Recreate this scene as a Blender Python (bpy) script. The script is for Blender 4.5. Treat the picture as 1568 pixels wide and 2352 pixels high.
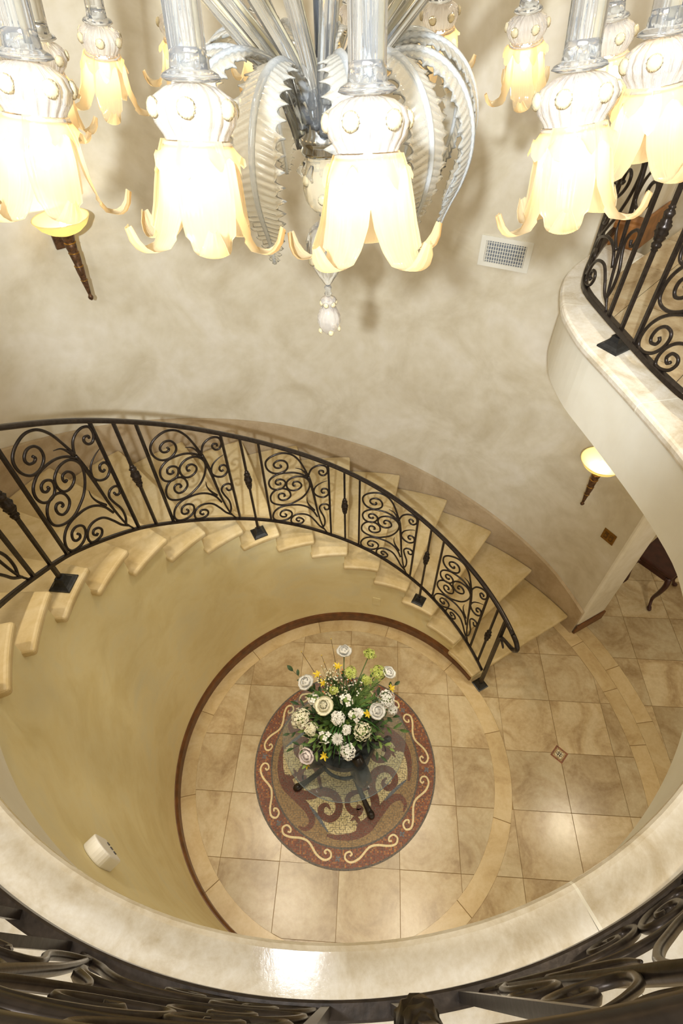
import bpy, bmesh, math, random
from mathutils import Vector, Matrix
import numpy as np
random.seed(7)
R_=math.radians
D=bpy.data; SC=bpy.context.scene; COL=SC.collection
for o in list(D.objects): D.objects.remove(o)

# ------------------------------------------------------------------ camera, world, lights, exposure
FPX,NXP,NYP=1220.,805.4,2244.7
CAM=Vector((0.015,-1.326,4.65))
def cam_basis():
    d=np.array([(NXP-784)/FPX,-(NYP-1176)/FPX,-1.0]); d/=np.linalg.norm(d)
    z=-d; fw=np.array([0,0,-1.0]); y=fw-z*(fw@z); y/=np.linalg.norm(y); x=np.cross(y,z)
    return np.stack([x,y,z],1)
B=cam_basis()
cd=D.cameras.new('camera'); cam=D.objects.new('camera',cd); COL.objects.link(cam)
cd.sensor_fit='VERTICAL'; cd.sensor_height=36; cd.lens=FPX/2352*36; cd.clip_start=.01; cd.clip_end=60
M=Matrix([[float(B[j][i]) for j in range(3)] for i in range(3)]).to_4x4(); M.translation=CAM
cam.matrix_world=M; SC.camera=cam

vs=SC.view_settings; vs.view_transform='Standard'; vs.look='None'; vs.exposure=0.08; vs.gamma=1.0; vs.use_curve_mapping=False
cy=SC.cycles; cy.max_bounces=8; cy.diffuse_bounces=3; cy.glossy_bounces=3; cy.transmission_bounces=8; cy.transparent_max_bounces=10; cy.caustics_reflective=False; cy.caustics_refractive=True
w=D.worlds.new('room_ambience'); SC.world=w; w.use_nodes=True
bg=w.node_tree.nodes['Background']; bg.inputs[0].default_value=(1.0,.88,.68,1); bg.inputs[1].default_value=.86

def light(kind,name,loc,power,color,size=.1,target=None,**kw):
    l=D.lights.new(name,kind); l.energy=power; l.color=color
    if kind=='AREA': l.shape='DISK'; l.size=size
    else: l.shadow_soft_size=size
    for k,v in kw.items(): setattr(l,k,v)
    o=D.objects.new(name,l); COL.objects.link(o); o.location=loc
    if target is not None: o.rotation_euler=(Vector(target)-Vector(loc)).to_track_quat('-Z','Y').to_euler()
    return o
# added spots overhead: well fill, and a cool one for the coping glint
for x,y in((-.33,-1.22),(1.05,.9),(-1.15,.75),(.95,-.75),(-1.05,-.45)):
    light('SPOT','added_overhead_spot',(x,y,6.3),40 if y<-1 else 190,((.92,.96,1) if y<-1 else (1,.89,.70)),.04 if y<-1 else .09,(-x*.25,-y*.25,0),spot_size=R_(46),spot_blend=.7)
# added cool spot in place of camera flash, casts chandelier shadows on far wall
light('SPOT','flash_stand_in_spot',(-.22,-1.95,5.0),520,(.84,.92,1.0),.035,(.1,2.5,3.2),spot_size=R_(66),spot_blend=.5)
# daylight from the high windows behind the camera
light('AREA','window_daylight',(-1.2,-4.2,6.6),100,(.95,.97,1.0),1.6,(0,1.2,1.5))

# ------------------------------------------------------------------ dimensions
RW=1.345; RO=2.50; RB=1.37; FL2=3.32; CEIL1=2.95
RH=.1893; A0=29.55; DA=11.58; NT=17
RTI=1.294

# ------------------------------------------------------------------ mesh helpers
class MB:
    def __init__(s): s.v=[]; s.f=[]
    def add(s,v,f):
        n=len(s.v); s.v+=[tuple(p) for p in v]; s.f+=[tuple(i+n for i in q) for q in f]; return s
    def grid(s,rows,closed_u=False,closed_v=False,flip=False):
        n=len(s.v); nr=len(rows); nc=len(rows[0])
        for r in rows: s.v+=[tuple(p) for p in r]
        for i in range(nr if closed_v else nr-1):
            for j in range(nc if closed_u else nc-1):
                a=n+i*nc+j; b=n+i*nc+(j+1)%nc; c=n+((i+1)%nr)*nc+(j+1)%nc; d=n+((i+1)%nr)*nc+j
                s.f.append((a,d,c,b) if flip else (a,b,c,d))
        return s
    def cap(s,idx): s.f.append(tuple(idx)); return s
    def tube(s,pts,rad,n=8,caps=True,rib=0,ribk=0,twist=0):
        pts=[Vector(p) for p in pts]; N=len(pts)
        if not hasattr(rad,'__len__'): rad=[rad]*N
        T=[]
        for i in range(N):
            t=pts[min(i+1,N-1)]-pts[max(i-1,0)]
            T.append(t.normalized() if t.length>1e-9 else (T[-1] if T else Vector((0,0,1))))
        u=T[0].orthogonal().normalized(); rows=[]
        for i in range(N):
            u=(u-T[i]*u.dot(T[i])); u=u.normalized() if u.length>1e-6 else T[i].orthogonal().normalized()
            vv=T[i].cross(u); row=[]
            for j in range(n):
                a=2*math.pi*j/n+twist*i
                rr=rad[i]*(1+(rib*math.cos(ribk*2*math.pi*j/n) if rib else 0))
                row.append(pts[i]+(u*math.cos(a)+vv*math.sin(a))*rr)
            rows.append(row)
        b=len(s.v); s.grid(rows,closed_u=True)
        if caps:
            s.cap([b+j for j in range(n)][::-1]); s.cap([b+(N-1)*n+j for j in range(n)])
        return s
    def lathe(s,prof,n=24,c=(0,0,0),rib=0,ribk=0,capends=True,twist=0):
        rows=[]
        for i,(r,z) in enumerate(prof):
            rows.append([(c[0]+r*(1+(rib*math.cos(ribk*(2*math.pi*j/n+twist*i)) if rib else 0))*math.cos(2*math.pi*j/n),
                          c[1]+r*(1+(rib*math.cos(ribk*(2*math.pi*j/n+twist*i)) if rib else 0))*math.sin(2*math.pi*j/n),c[2]+z) for j in range(n)])
        b=len(s.v); s.grid(rows,closed_u=True)
        if capends:
            s.cap([b+j for j in range(n)][::-1]); s.cap([b+(len(prof)-1)*n+j for j in range(n)])
        return s
    def prism(s,poly,z0,z1):
        n=len(s.v); k=len(poly)
        s.v+=[(x,y,z0) for x,y in poly]+[(x,y,z1) for x,y in poly]
        s.f.append(tuple(n+i for i in range(k))[::-1]); s.f.append(tuple(n+k+i for i in range(k)))
        for i in range(k): s.f.append((n+i,n+(i+1)%k,n+k+(i+1)%k,n+k+i))
        return s
    def box(s,c,d,rot=None):
        v=[]
        for x in(-.5,.5):
            for y in(-.5,.5):
                for z in(-.5,.5):
                    p=Vector((x*d[0],y*d[1],z*d[2])); p=rot@p if rot is not None else p
                    v.append(tuple(p+Vector(c)))
        return s.add(v,[(0,1,3,2),(4,6,7,5),(0,4,5,1),(2,3,7,6),(0,2,6,4),(1,5,7,3)])
    def sphere(s,c,r,n=10,m=6,sc=(1,1,1),bump=0):
        rows=[]
        for i in range(m+1):
            a=math.pi*i/m; rows.append([(c[0]+sc[0]*rr*math.sin(a)*math.cos(2*math.pi*j/n),c[1]+sc[1]*rr*math.sin(a)*math.sin(2*math.pi*j/n),c[2]+sc[2]*rr*math.cos(a)) for j in range(n) for rr in [r*(1+(bump if (i+j)%2 else -bump))]])
        return s.grid(rows,closed_u=True,flip=True)
    def mesh(s,name,smooth=False):
        m=D.meshes.new(name); m.from_pydata(s.v,[],s.f); m.validate(); m.update()
        bm=bmesh.new(); bm.from_mesh(m); bmesh.ops.recalc_face_normals(bm,faces=bm.faces); bm.to_mesh(m); bm.free()
        if smooth: m.polygons.foreach_set('use_smooth',[True]*len(m.polygons))
        return m
def put(name,mesh,mat=None,parent=None,loc=None,rot=None,scale=None):
    o=D.objects.new(name,mesh); COL.objects.link(o)
    if mat is not None and mesh is not None and not mesh.materials: mesh.materials.append(mat)
    if parent is not None: o.parent=parent
    if loc is not None: o.location=loc
    if rot is not None: o.rotation_euler=rot
    if scale is not None: o.scale=scale if hasattr(scale,'__len__') else (scale,)*3
    return o
def part(name,mb,mat,parent=None,smooth=False,**k): return put(name,mb.mesh(name,smooth),mat,parent,**k)
def thing(name,label,cat,loc=(0,0,0),rz=0,group=None):
    o=put(name,None,loc=loc,rot=(0,0,rz)); return tag(o,label,cat,group)
def tag(o,label,cat,group=None):
    o['label']=label; o['category']=cat
    if group: o['group']=group
    return o
def struct(o): o['kind']='structure'; return o
def bevel(o,w,seg=2,ang=40):
    m=o.modifiers.new('bevel','BEVEL'); m.width=w; m.segments=seg; m.limit_method='ANGLE'; m.angle_limit=R_(ang); return o
def solidify(o,t):
    m=o.modifiers.new('thickness','SOLIDIFY'); m.thickness=t; m.offset=0; return o
def pc(r,deg): return (r*math.cos(R_(deg)),r*math.sin(R_(deg)))
def pz(r,deg,z): return (r*math.cos(R_(deg)),r*math.sin(R_(deg)),z)
def arc(r,a,b,n): return [pc(r,a+(b-a)*i/n) for i in range(n+1)]
def crom(P,k=5):
    P=[np.array(p,float) for p in P]; Q=[2*P[0]-P[1]]+P+[2*P[-1]-P[-2]]; out=[]
    for i in range(1,len(Q)-2):
        a,b,c,d=Q[i-1:i+3]
        for j in range(k):
            t=j/k; out.append(.5*((2*b)+(c-a)*t+(2*a-5*b+4*c-d)*t*t+(3*b-a-3*c+d)*t**3))
    out.append(P[-1]); return out
def interp(x,tab):
    return float(np.interp(x,[a for a,_ in tab],[b for _,b in tab]))
# polygon clipping
def clip_half(poly,nx,ny,c):            # keep nx*x+ny*y<=c
    out=[]; n=len(poly)
    for i in range(n):
        p,q=poly[i],poly[(i+1)%n]; dp=nx*p[0]+ny*p[1]-c; dq=nx*q[0]+ny*q[1]-c
        if dp<=0: out.append(p)
        if (dp<0<dq) or (dq<0<dp):
            t=dp/(dp-dq); out.append((p[0]+(q[0]-p[0])*t,p[1]+(q[1]-p[1])*t))
    return out
def dense(poly,n=10):
    out=[]
    for i in range(len(poly)):
        p,q=poly[i],poly[(i+1)%len(poly)]
        out+=[(p[0]+(q[0]-p[0])*j/n,p[1]+(q[1]-p[1])*j/n) for j in range(n)]
    return out
def clip_circ(poly,Rr,inside=True,step=3.0):
    """part of a convex polygon inside (or outside) the circle Rr round the origin -> list of polygons"""
    P=dense(poly); ins=[(math.hypot(*p)<=Rr)==inside for p in P]
    if all(ins): return [poly]
    if not any(ins): return []
    n=len(P); runs=[]
    st=[i for i in range(n) if ins[i] and not ins[i-1]]
    def cross(p,q):
        a,b=0.,1.
        fp=math.hypot(*p)-Rr
        for _ in range(30):
            m=(a+b)/2; x=(p[0]+(q[0]-p[0])*m,p[1]+(q[1]-p[1])*m)
            if (math.hypot(*x)-Rr)*fp>0: a=m
            else: b=m
        return x
    for s0 in st:
        run=[cross(P[s0-1],P[s0])]; i=s0
        while ins[i%n]: run.append(P[i%n]); i+=1
        run.append(cross(P[(i-1)%n],P[i%n]))
        a0=math.degrees(math.atan2(run[-1][1],run[-1][0])); a1=math.degrees(math.atan2(run[0][1],run[0][0]))
        d=(a1-a0+180)%360-180; k=max(1,int(abs(d)/step))
        run+=[pc(Rr,a0+d*j/k) for j in range(1,k)]
        runs.append(simplify(run))
    return runs
def simplify(p):
    out=[]
    n=len(p)
    for i in range(n):
        a,b,c=p[i-1],p[i],p[(i+1)%n]
        cr=(b[0]-a[0])*(c[1]-b[1])-(b[1]-a[1])*(c[0]-b[0])
        if abs(cr)>1e-7 or math.hypot(b[0]-a[0],b[1]-a[1])>.3: out.append(b)
    return out if len(out)>2 else p
def area(p): return .5*sum(p[i-1][0]*p[i][1]-p[i][0]*p[i-1][1] for i in range(len(p)))
def shrink(p,g):
    cx=sum(q[0] for q in p)/len(p); cy=sum(q[1] for q in p)/len(p); r=max(math.hypot(q[0]-cx,q[1]-cy) for q in p)
    k=max(0,1-g/max(r,1e-6)*1.4); return [(cx+(q[0]-cx)*k,cy+(q[1]-cy)*k) for q in p]

# ------------------------------------------------------------------ materials
def newmat(name):
    m=D.materials.new(name); m.use_nodes=True; nt=m.node_tree; b=nt.nodes['Principled BSDF']; return m,nt,b
def N(nt,t,**k):
    n=nt.nodes.new(t)
    for a,v in k.items():
        if a in n.inputs: n.inputs[a].default_value=v
        else: setattr(n,a,v)
    return n
def ramp(nt,stops,src):
    r=nt.nodes.new('ShaderNodeValToRGB'); e=r.color_ramp.elements
    while len(e)<len(stops): e.new(.5)
    for x,(p,c) in zip(e,stops): x.position=p; x.color=(*c,1) if len(c)==3 else c
    nt.links.new(src,r.inputs[0]); return r
def s2l(r,g,b): return tuple(((c/255+.055)/1.055)**2.4 if c/255>.04045 else c/255/12.92 for c in (r,g,b))
def coords(nt,scale=1.0,rnd=0):
    tc=N(nt,'ShaderNodeTexCoord'); mp=N(nt,'ShaderNodeMapping'); nt.links.new(tc.outputs['Object'],mp.inputs[0]); mp.inputs['Scale'].default_value=(scale,)*3 if not hasattr(scale,'__len__') else scale
    if rnd:
        oi=N(nt,'ShaderNodeObjectInfo'); mu=N(nt,'ShaderNodeMath',operation='MULTIPLY'); mu.inputs[1].default_value=rnd
        nt.links.new(oi.outputs['Random'],mu.inputs[0]); cx=N(nt,'ShaderNodeCombineXYZ')
        nt.links.new(mu.outputs[0],cx.inputs[0]); nt.links.new(mu.outputs[0],cx.inputs[1]); nt.links.new(cx.outputs[0],mp.inputs['Location'])
    return mp.outputs[0]
def bump(nt,b,src,strength=.2,dist=.01):
    n=N(nt,'ShaderNodeBump'); n.inputs['Strength'].default_value=strength; n.inputs['Distance'].default_value=dist
    nt.links.new(src,n.inputs['Height']); nt.links.new(n.outputs[0],b.inputs['Normal'])
def mixc(nt,fac,a,bb,mode='MIX'):
    m=N(nt,'ShaderNodeMix',data_type='RGBA',blend_type=mode)
    for s,v in ((m.inputs[0],fac),(m.inputs[6],a),(m.inputs[7],bb)):
        if hasattr(v,'links') or hasattr(v,'is_linked'): nt.links.new(v,s)
        else: s.default_value=v if not hasattr(v,'__len__') or len(v)==4 else (*v,1)
    return m.outputs[2]
def plaster(name,c1,c2,c3,scale=1.1,rough=.75):
    m,nt,b=newmat(name); co=coords(nt,scale)
    n1=N(nt,'ShaderNodeTexNoise',Scale=1.6,Detail=5.,Roughness=.6,Distortion=.7); nt.links.new(co,n1.inputs[0])
    n2=N(nt,'ShaderNodeTexNoise',Scale=9.,Detail=4.); nt.links.new(co,n2.inputs[0])
    r=ramp(nt,[(.32,c1),(.52,c2),(.72,c3)],n1.outputs[0])
    c=mixc(nt,.25,r.outputs[0],ramp(nt,[(.3,c1),(.7,c3)],n2.outputs[0]).outputs[0])
    nt.links.new(c,b.inputs['Base Color']); b.inputs['Roughness'].default_value=rough
    n3=N(nt,'ShaderNodeTexNoise',Scale=22.,Detail=6.); nt.links.new(co,n3.inputs[0]); bump(nt,b,n3.outputs[0],.08,.01); return m
def stone(name,c1,c2,c3,scale=2.2,rough=.28,rnd=17.,vary=.25,streak=(1,1,1)):
    m,nt,b=newmat(name); co=coords(nt,tuple(scale*s for s in streak),rnd)
    n1=N(nt,'ShaderNodeTexNoise',Scale=1.3,Detail=7.,Roughness=.62,Distortion=1.3); nt.links.new(co,n1.inputs[0])
    n2=N(nt,'ShaderNodeTexNoise',Scale=14.,Detail=6.,Roughness=.7); nt.links.new(co,n2.inputs[0])
    r=ramp(nt,[(.34,c1),(.48,c2),(.62,c3)],n1.outputs[0])
    c=mixc(nt,.3,r.outputs[0],ramp(nt,[(.32,c1),(.66,c3)],n2.outputs[0]).outputs[0])
    if vary:
        oi=N(nt,'ShaderNodeObjectInfo'); rr=ramp(nt,[(0,(1-vary,)*3),(1,(1,1,1))],oi.outputs['Random'])
        c=mixc(nt,1.0,c,rr.outputs[0],'MULTIPLY')
    nt.links.new(c,b.inputs['Base Color']); b.inputs['Roughness'].default_value=rough
    bump(nt,b,n2.outputs[0],.05,.004); return m
def simple(name,c,rough=.5,metal=0,noise=0,scale=30,**k):
    m,nt,b=newmat(name); b.inputs['Roughness'].default_value=rough; b.inputs['Metallic'].default_value=metal
    for a,v in k.items(): b.inputs[a.replace('_',' ')].default_value=v
    if noise:
        co=coords(nt,1.); n=N(nt,'ShaderNodeTexNoise',Scale=float(scale),Detail=4.); nt.links.new(co,n.inputs[0])
        r=ramp(nt,[(.3,tuple(x*(1-noise) for x in c)),(.7,tuple(min(1,x*(1+noise)) for x in c))],n.outputs[0]); nt.links.new(r.outputs[0],b.inputs['Base Color'])
        bump(nt,b,n.outputs[0],.15,.003)
    else: b.inputs['Base Color'].default_value=(*c,1)
    return m
def emit(name,c,s):
    m,nt,b=newmat(name); b.inputs['Emission Color'].default_value=(*c,1); b.inputs['Emission Strength'].default_value=s; b.inputs['Base Color'].default_value=(*c,1); return m
def shell_glass(name,tint,body,clear=.4,translucent=.5,rough=.12,stripe=None,spec=.5):
    """blown glass: part clear, part milky, with a glossy skin"""
    m,nt,b=newmat(name); out=nt.nodes['Material Output']
    tr=N(nt,'ShaderNodeBsdfTransparent'); tr.inputs[0].default_value=(*tint,1)
    tl=N(nt,'ShaderNodeBsdfTranslucent'); tl.inputs[0].default_value=(*body,1)
    b.inputs['Base Color'].default_value=(*body,1); b.inputs['Roughness'].default_value=rough; b.inputs['Specular IOR Level'].default_value=spec
    if stripe:
        co=coords(nt,1.); wv=N(nt,'ShaderNodeTexWave',Scale=stripe[0],Distortion=stripe[1],Detail=2.); wv.bands_direction='DIAGONAL'; nt.links.new(co,wv.inputs[0])
        r=ramp(nt,[(.35,body),(.8,stripe[2])],wv.outputs[0])
        nt.links.new(r.outputs[0],b.inputs['Base Color']); nt.links.new(r.outputs[0],tl.inputs[0]); bump(nt,b,wv.outputs[0],.25,.002)
    m1=N(nt,'ShaderNodeMixShader'); m1.inputs[0].default_value=translucent; nt.links.new(b.outputs[0],m1.inputs[1]); nt.links.new(tl.outputs[0],m1.inputs[2])
    fr=N(nt,'ShaderNodeFresnel',IOR=1.5); mr=N(nt,'ShaderNodeMapRange'); mr.inputs[1].default_value=0; mr.inputs[2].default_value=.6; mr.inputs[3].default_value=1-clear; mr.inputs[4].default_value=1
    nt.links.new(fr.outputs[0],mr.inputs[0])
    m2=N(nt,'ShaderNodeMixShader'); nt.links.new(mr.outputs[0],m2.inputs[0]); nt.links.new(tr.outputs[0],m2.inputs[1]); nt.links.new(m1.outputs[0],m2.inputs[2])
    nt.links.new(m2.outputs[0],out.inputs[0]); return m
def blown(name,c,trans,rough=.05,ior=1.4):
    m,nt,b=newmat(name); b.inputs['Base Color'].default_value=(*c,1); b.inputs['Transmission Weight'].default_value=trans; b.inputs['Roughness'].default_value=rough; b.inputs['IOR'].default_value=ior
    co=coords(nt,1.); n=N(nt,'ShaderNodeTexNoise',Scale=30.,Detail=2.); nt.links.new(co,n.inputs[0]); bump(nt,b,n.outputs[0],.06,.004); return m
def mosaic(name,c1,c2,scale=75,c3=None,rough=.5,grout=(.14,.105,.065)):
    m,nt,b=newmat(name); co=coords(nt,1.)
    v=N(nt,'ShaderNodeTexVoronoi',Scale=float(scale)); v.distance='CHEBYCHEV'; v.inputs['Randomness'].default_value=.35; nt.links.new(co,v.inputs['Vector'])
    sp=N(nt,'ShaderNodeSeparateColor'); nt.links.new(v.outputs['Color'],sp.inputs[0])
    r=ramp(nt,[(0,c1),(.7,c2),(1,c3 or c2)],sp.outputs[0])
    e=ramp(nt,[(.40,(0,0,0)),(.48,(1,1,1))],v.outputs['Distance'])
    c=mixc(nt,e.outputs[0],r.outputs[0],grout); nt.links.new(c,b.inputs['Base Color']); b.inputs['Roughness'].default_value=rough
    return m
MAT={}
MAT['wall']=plaster('wall_plaster',s2l(190,177,148),s2l(212,202,178),s2l(224,216,200),1.3)
MAT['drum']=plaster('drum_plaster',s2l(224,206,150),s2l(236,221,172),s2l(228,218,180),1.7)
MAT['fascia']=plaster('fascia_plaster',s2l(222,214,194),s2l(230,224,206),s2l(236,232,218),1.0)
MAT['tile']=stone('travertine_tile',s2l(158,130,90),s2l(198,174,134),s2l(216,198,162),1.9,.24,17.,.24)
MAT['band']=stone('travertine_band',s2l(186,158,112),s2l(206,180,134),s2l(216,194,152),2.4,.25,11.,.15)
MAT['tread']=stone('tread_stone',s2l(186,160,108),s2l(204,180,130),s2l(218,198,156),2.0,.4,9.,.12)
MAT['riser']=stone('riser_stone',s2l(176,150,104),s2l(192,168,120),s2l(204,184,140),2.0,.45,9.,.12)
MAT['skirt']=stone('skirt_stone',s2l(158,136,104),s2l(178,156,124),s2l(192,172,142),1.6,.45,0,0)
MAT['coping']=stone('coping_stone',s2l(196,180,150),s2l(222,212,192),s2l(236,230,218),4.5,.10,5.,.05)
MAT['grout']=simple('grout',s2l(150,122,78),.8)
MAT['iron']=simple('wrought_iron',s2l(50,42,36),.32,.55,.35,60)
MAT['iron_black']=simple('cast_foot_iron',s2l(44,44,44),.35,.5,.3,60)
MAT['wood']=simple('baseboard_wood',s2l(104,64,30),.45,0,.35,18)
MAT['wood_up']=simple('oak_baseboard',s2l(140,92,44),.45,0,.35,18)
MAT['mahogany']=simple('dark_mahogany',s2l(58,26,20),.3,0,.3,20)
MAT['bronze']=simple('sconce_bronze',s2l(92,64,40),.45,.5,.6,70)
MAT['brass']=simple('brass_plate',s2l(140,104,48),.4,.8,.2,50)
MAT['brass_d']=simple('brass_dark',s2l(104,76,36),.4,.6)
MAT['white']=simple('white_plastic',s2l(238,236,232),.4)
MAT['black']=simple('black_plastic',s2l(26,26,28),.4)
MAT['ventm']=simple('vent_paint',s2l(226,222,208),.5)
MAT['ventd']=simple('duct_metal',s2l(120,124,130),.8)
MAT['chrome']=simple('chrome',s2l(200,205,212),.12,1.0)
# blown glass
MAT['crystal']=blown('clear_crystal',(.93,.96,.99),.95,.03,1.45)
MAT['leafglass']=blown('leaf_glass',(.88,.86,.78),.82,.10,1.3)
MAT['ribglass']=blown('leaf_rib_glass',(.88,.92,.95),.8,.05,1.4)
MAT['tulip']=shell_glass('tulip_glass',(1,.96,.85),s2l(244,222,180),.22,.8,.08,None,.9)
MAT['bulbglass']=blown('opal_glass',(.94,.90,.86),.84,.08,1.3)
MAT['goldglass']=blown('gold_leaf_glass',(.92,.82,.56),.7,.12,1.35)
MAT['amber']=blown('amber_jar_glass',(.92,.82,.60),.75,.06,1.3)
MAT['bulb']=emit('lamp_bulb',(1.0,.90,.72),14); MAT['bulb'].cycles.emission_sampling='NONE'
MAT['alab']=shell_glass('alabaster_bowl',(1,.9,.55),s2l(246,234,186),.02,.6,.35)
MAT['scbulb']=emit('sconce_bulb',(1.0,.90,.66),130)
MAT['can']=emit('downlight_lens',(1.0,.92,.76),40)

# ------------------------------------------------------------------ floor with tiles and medallion
mb=MB(); mb.prism([(-4,-4),(6.5,-4),(6.5,6),(-4,6)],-.12,-.004)
floor=struct(part('floor',mb,MAT['grout']))
TH=.0
UX=(math.cos(R_(-4.3)),math.sin(R_(-4.3))); VY=(-UX[1],UX[0]); PIT=.443; G0=(.864,-.331)
def gp(i,j): return (G0[0]+PIT*(i*UX[0]+j*VY[0]),G0[1]+PIT*(i*UX[1]+j*VY[1]))
def tile(p,z=0.,mat='tile',name='tile',g=.0022,parent=floor,z0=None):
    if area(p)<0: p=p[::-1]
    if area(p)<.002: return
    p=shrink(p,g); part(name,MB().prism(p,z-.005 if z0 is None else z0,z),MAT[mat],parent)
RM,BI,BO=.741,1.21,1.345
for i in range(-7,7):
    for j in range(-5,8):
        c=[gp(i,j),gp(i+1,j),gp(i+1,j+1),gp(i,j+1)]
        cx,cy=gp(i+.5,j+.5); rc=math.hypot(cx,cy); th=math.degrees(math.atan2(cy,cx))
        # inner field, between medallion and ring band
        for p in clip_circ(c,BI,True):
            for q in (clip_circ(p,RM,False) if len(p)<=4 else clip_circ(p,RM,False)): tile(q)
        # outer field to the right
        if -75<th<47 and rc<3:
            for p in clip_circ(c,BO,False):
                for q in clip_circ(p,2.38,True): tile(q)
        if -40<th<50 and rc<5.2:
            if th<32 or rc>2.95:
                for p in clip_circ(c,2.665,False): tile(p)
for a,b_ in zip([-170+30*k for k in range(12)],[-170+30*(k+1) for k in range(12)]):   # ring band
    p=arc(BI,a,b_,7)+arc(BO,b_,a,7); tile(p,0.,'band')
ed=[-62+11.2*k for k in range(10)]
for k in range(9):
    p=arc(2.38,ed[k]-3,ed[k+1]-3,4)+arc(2.52,ed[k+1]-3,ed[k]-3,4); tile(p,0.,'band')
    p=arc(2.52,ed[k]+1,ed[k+1]+1,4)+arc(2.665,ed[k+1]+1,ed[k]+1,4)
    tile(p,0.,'band')
# diamond inset
dm=part('diamond_inset',MB().prism([(1.775+x,.035+y) for x,y in((.075,0),(0,.075),(-.075,0),(0,-.075))],-.004,.0012),mosaic('inset_border',s2l(110,56,28),s2l(150,84,44),110),floor); dm['label']='small red bordered mosaic diamond set in the floor'
part('inset_field',MB().prism([(1.775+x,.035+y) for x,y in((.056,0),(0,.056),(-.056,0),(0,-.056))],0,.0018),mosaic('inset_tan',s2l(150,120,70),s2l(190,160,110),120),dm)
mi=MB(); cI=(1.775,.035)
part('inset_centre',MB().prism([(cI[0]+x*.04,cI[1]+y*.04) for x,y in((1,0),(0,1),(-1,0),(0,-1))],.001,.0024),mosaic('inset_cream',s2l(214,200,160),s2l(226,214,180),120),dm)
mi=MB()
for k in(-1,1):
    for (ux,uy) in((.7071,.7071),(.7071,-.7071)):
        px,py=-uy,ux; c=(cI[0]+px*k*.008,cI[1]+py*k*.008)
        q=[(c[0]+ux*s*.024+px*t*.0022,c[1]+uy*s*.024+py*t*.0022) for s,t in((-1,-1),(1,-1),(1,1),(-1,1))]
        mi.prism(q,.002,.0030)
part('inset_cross_lines',mi,simple('inset_dark',s2l(50,40,34),.5),dm)

# medallion
c_red=mosaic('mosaic_red',s2l(98,42,16),s2l(134,62,24),78,s2l(178,112,44))
c_cream=mosaic('mosaic_cream',s2l(206,188,136),s2l(222,206,160),70)
c_tan=mosaic('mosaic_tan',s2l(134,104,62),s2l(162,130,82),78)
c_dark=mosaic('mosaic_dark',s2l(60,54,50),s2l(90,80,72),80)
c_brown=mosaic('mosaic_brown',s2l(88,36,14),s2l(116,52,24),85)
c_blue=mosaic('mosaic_blue',s2l(70,80,96),s2l(104,112,124),85)
c_scroll=simple('mosaic_scroll_cream',s2l(226,206,154),.4,0,.12,90)
med=part('mosaic_medallion',MB().prism(arc(RM,0,354,59),-.004,.0010),c_dark,floor); med['label']='round mosaic medallion in red, tan and cream'
def ring(r0,r1,z,mat,name):
    m=MB(); n=72
    rows=[[pz(r0,360*j/n,z-.001) for j in range(n)],[pz(r0,360*j/n,z) for j in range(n)],[pz(r1,360*j/n,z) for j in range(n)],[pz(r1,360*j/n,z-.001) for j in range(n)]]
    m.grid(rows,closed_u=True); return part(name,m,mat,med)
ring(.607,.728,.0018,c_red,'border_ring'); ring(.525,.594,.0018,c_tan,'inner_ring')
part('field',MB().prism(arc(.525,0,355,71),0,.0016),c_tan,med)
def rot2(p,a): c,s=math.cos(a),math.sin(a); return (p[0]*c-p[1]*s,p[0]*s+p[1]*c)
quad=[(-.284,-.307),(-.21,-.392),(-.137,-.492),(-.067,-.515),(.055,-.508),(.15,-.455),(.235,-.36),(.30,-.29)]
poly=[]
for k in range(4): poly+=[rot2(p,k*math.pi/2) for p in quad]
part('lobed_centre',MB().prism(poly,.001,.0022),c_cream,med)
def ribbon(path,wd,z,k=5):
    P=crom(path,k); n=len(P); m=MB(); L=[];Rr=[]
    for i in range(n):
        t=P[min(i+1,n-1)]-P[max(i-1,0)]; t=t/max(1e-9,np.linalg.norm(t)); nn=np.array([-t[1],t[0]])
        h=np.interp(i/(n-1),np.linspace(0,1,len(wd)),wd)/2
        L.append(P[i]+nn*h); Rr.append(P[i]-nn*h)
    rows=[[(*p,z-.0012) for p in L],[(*p,z) for p in L],[(*p,z) for p in Rr],[(*p,z-.0012) for p in Rr]]
    m.grid(rows); return m
curl1=[(-.117,-.338),(-.15,-.305),(-.188,-.325),(-.185,-.375),(-.125,-.405),(-.068,-.375),(-.05,-.31),(-.085,-.24),(-.18,-.21),(-.30,-.235),(-.40,-.20),(-.47,-.09)]
curl2=[(.085,-.325),(.115,-.335),(.095,-.365),(.045,-.35),(.015,-.305),(.03,-.245),(.10,-.215),(.19,-.19)]
arcb=[(-.147,-.512),(-.067,-.528),(.055,-.522),(.16,-.475),(.245,-.385),(.345,-.285),(.43,-.262),(.468,-.312),(.45,-.365)]
spur=[(.035,-.42),(.075,-.40),(.105,-.44),(.10,-.49)]
for k in range(4):
    for nm,pth,wd,mt,z in(('curl',curl1,(.012,.05,.05,.06,.07,.05),c_brown,.0032),('curl',curl2,(.03,.055,.045,.04,.02),c_brown,.0032),('vine',arcb,(.015,.045,.07,.06,.04,.012),c_brown,.0030),('spur',spur,(.006,.03,.03,.05),c_brown,.0036),
        ('blue_line',[(-.284,-.307),(-.215,-.388),(-.137,-.492)],(.008,.024,.024,.008),c_blue,.0034)):
        m=ribbon([rot2(p,k*math.pi/2) for p in pth],wd,z); part(nm,m,mt,med)
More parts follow.
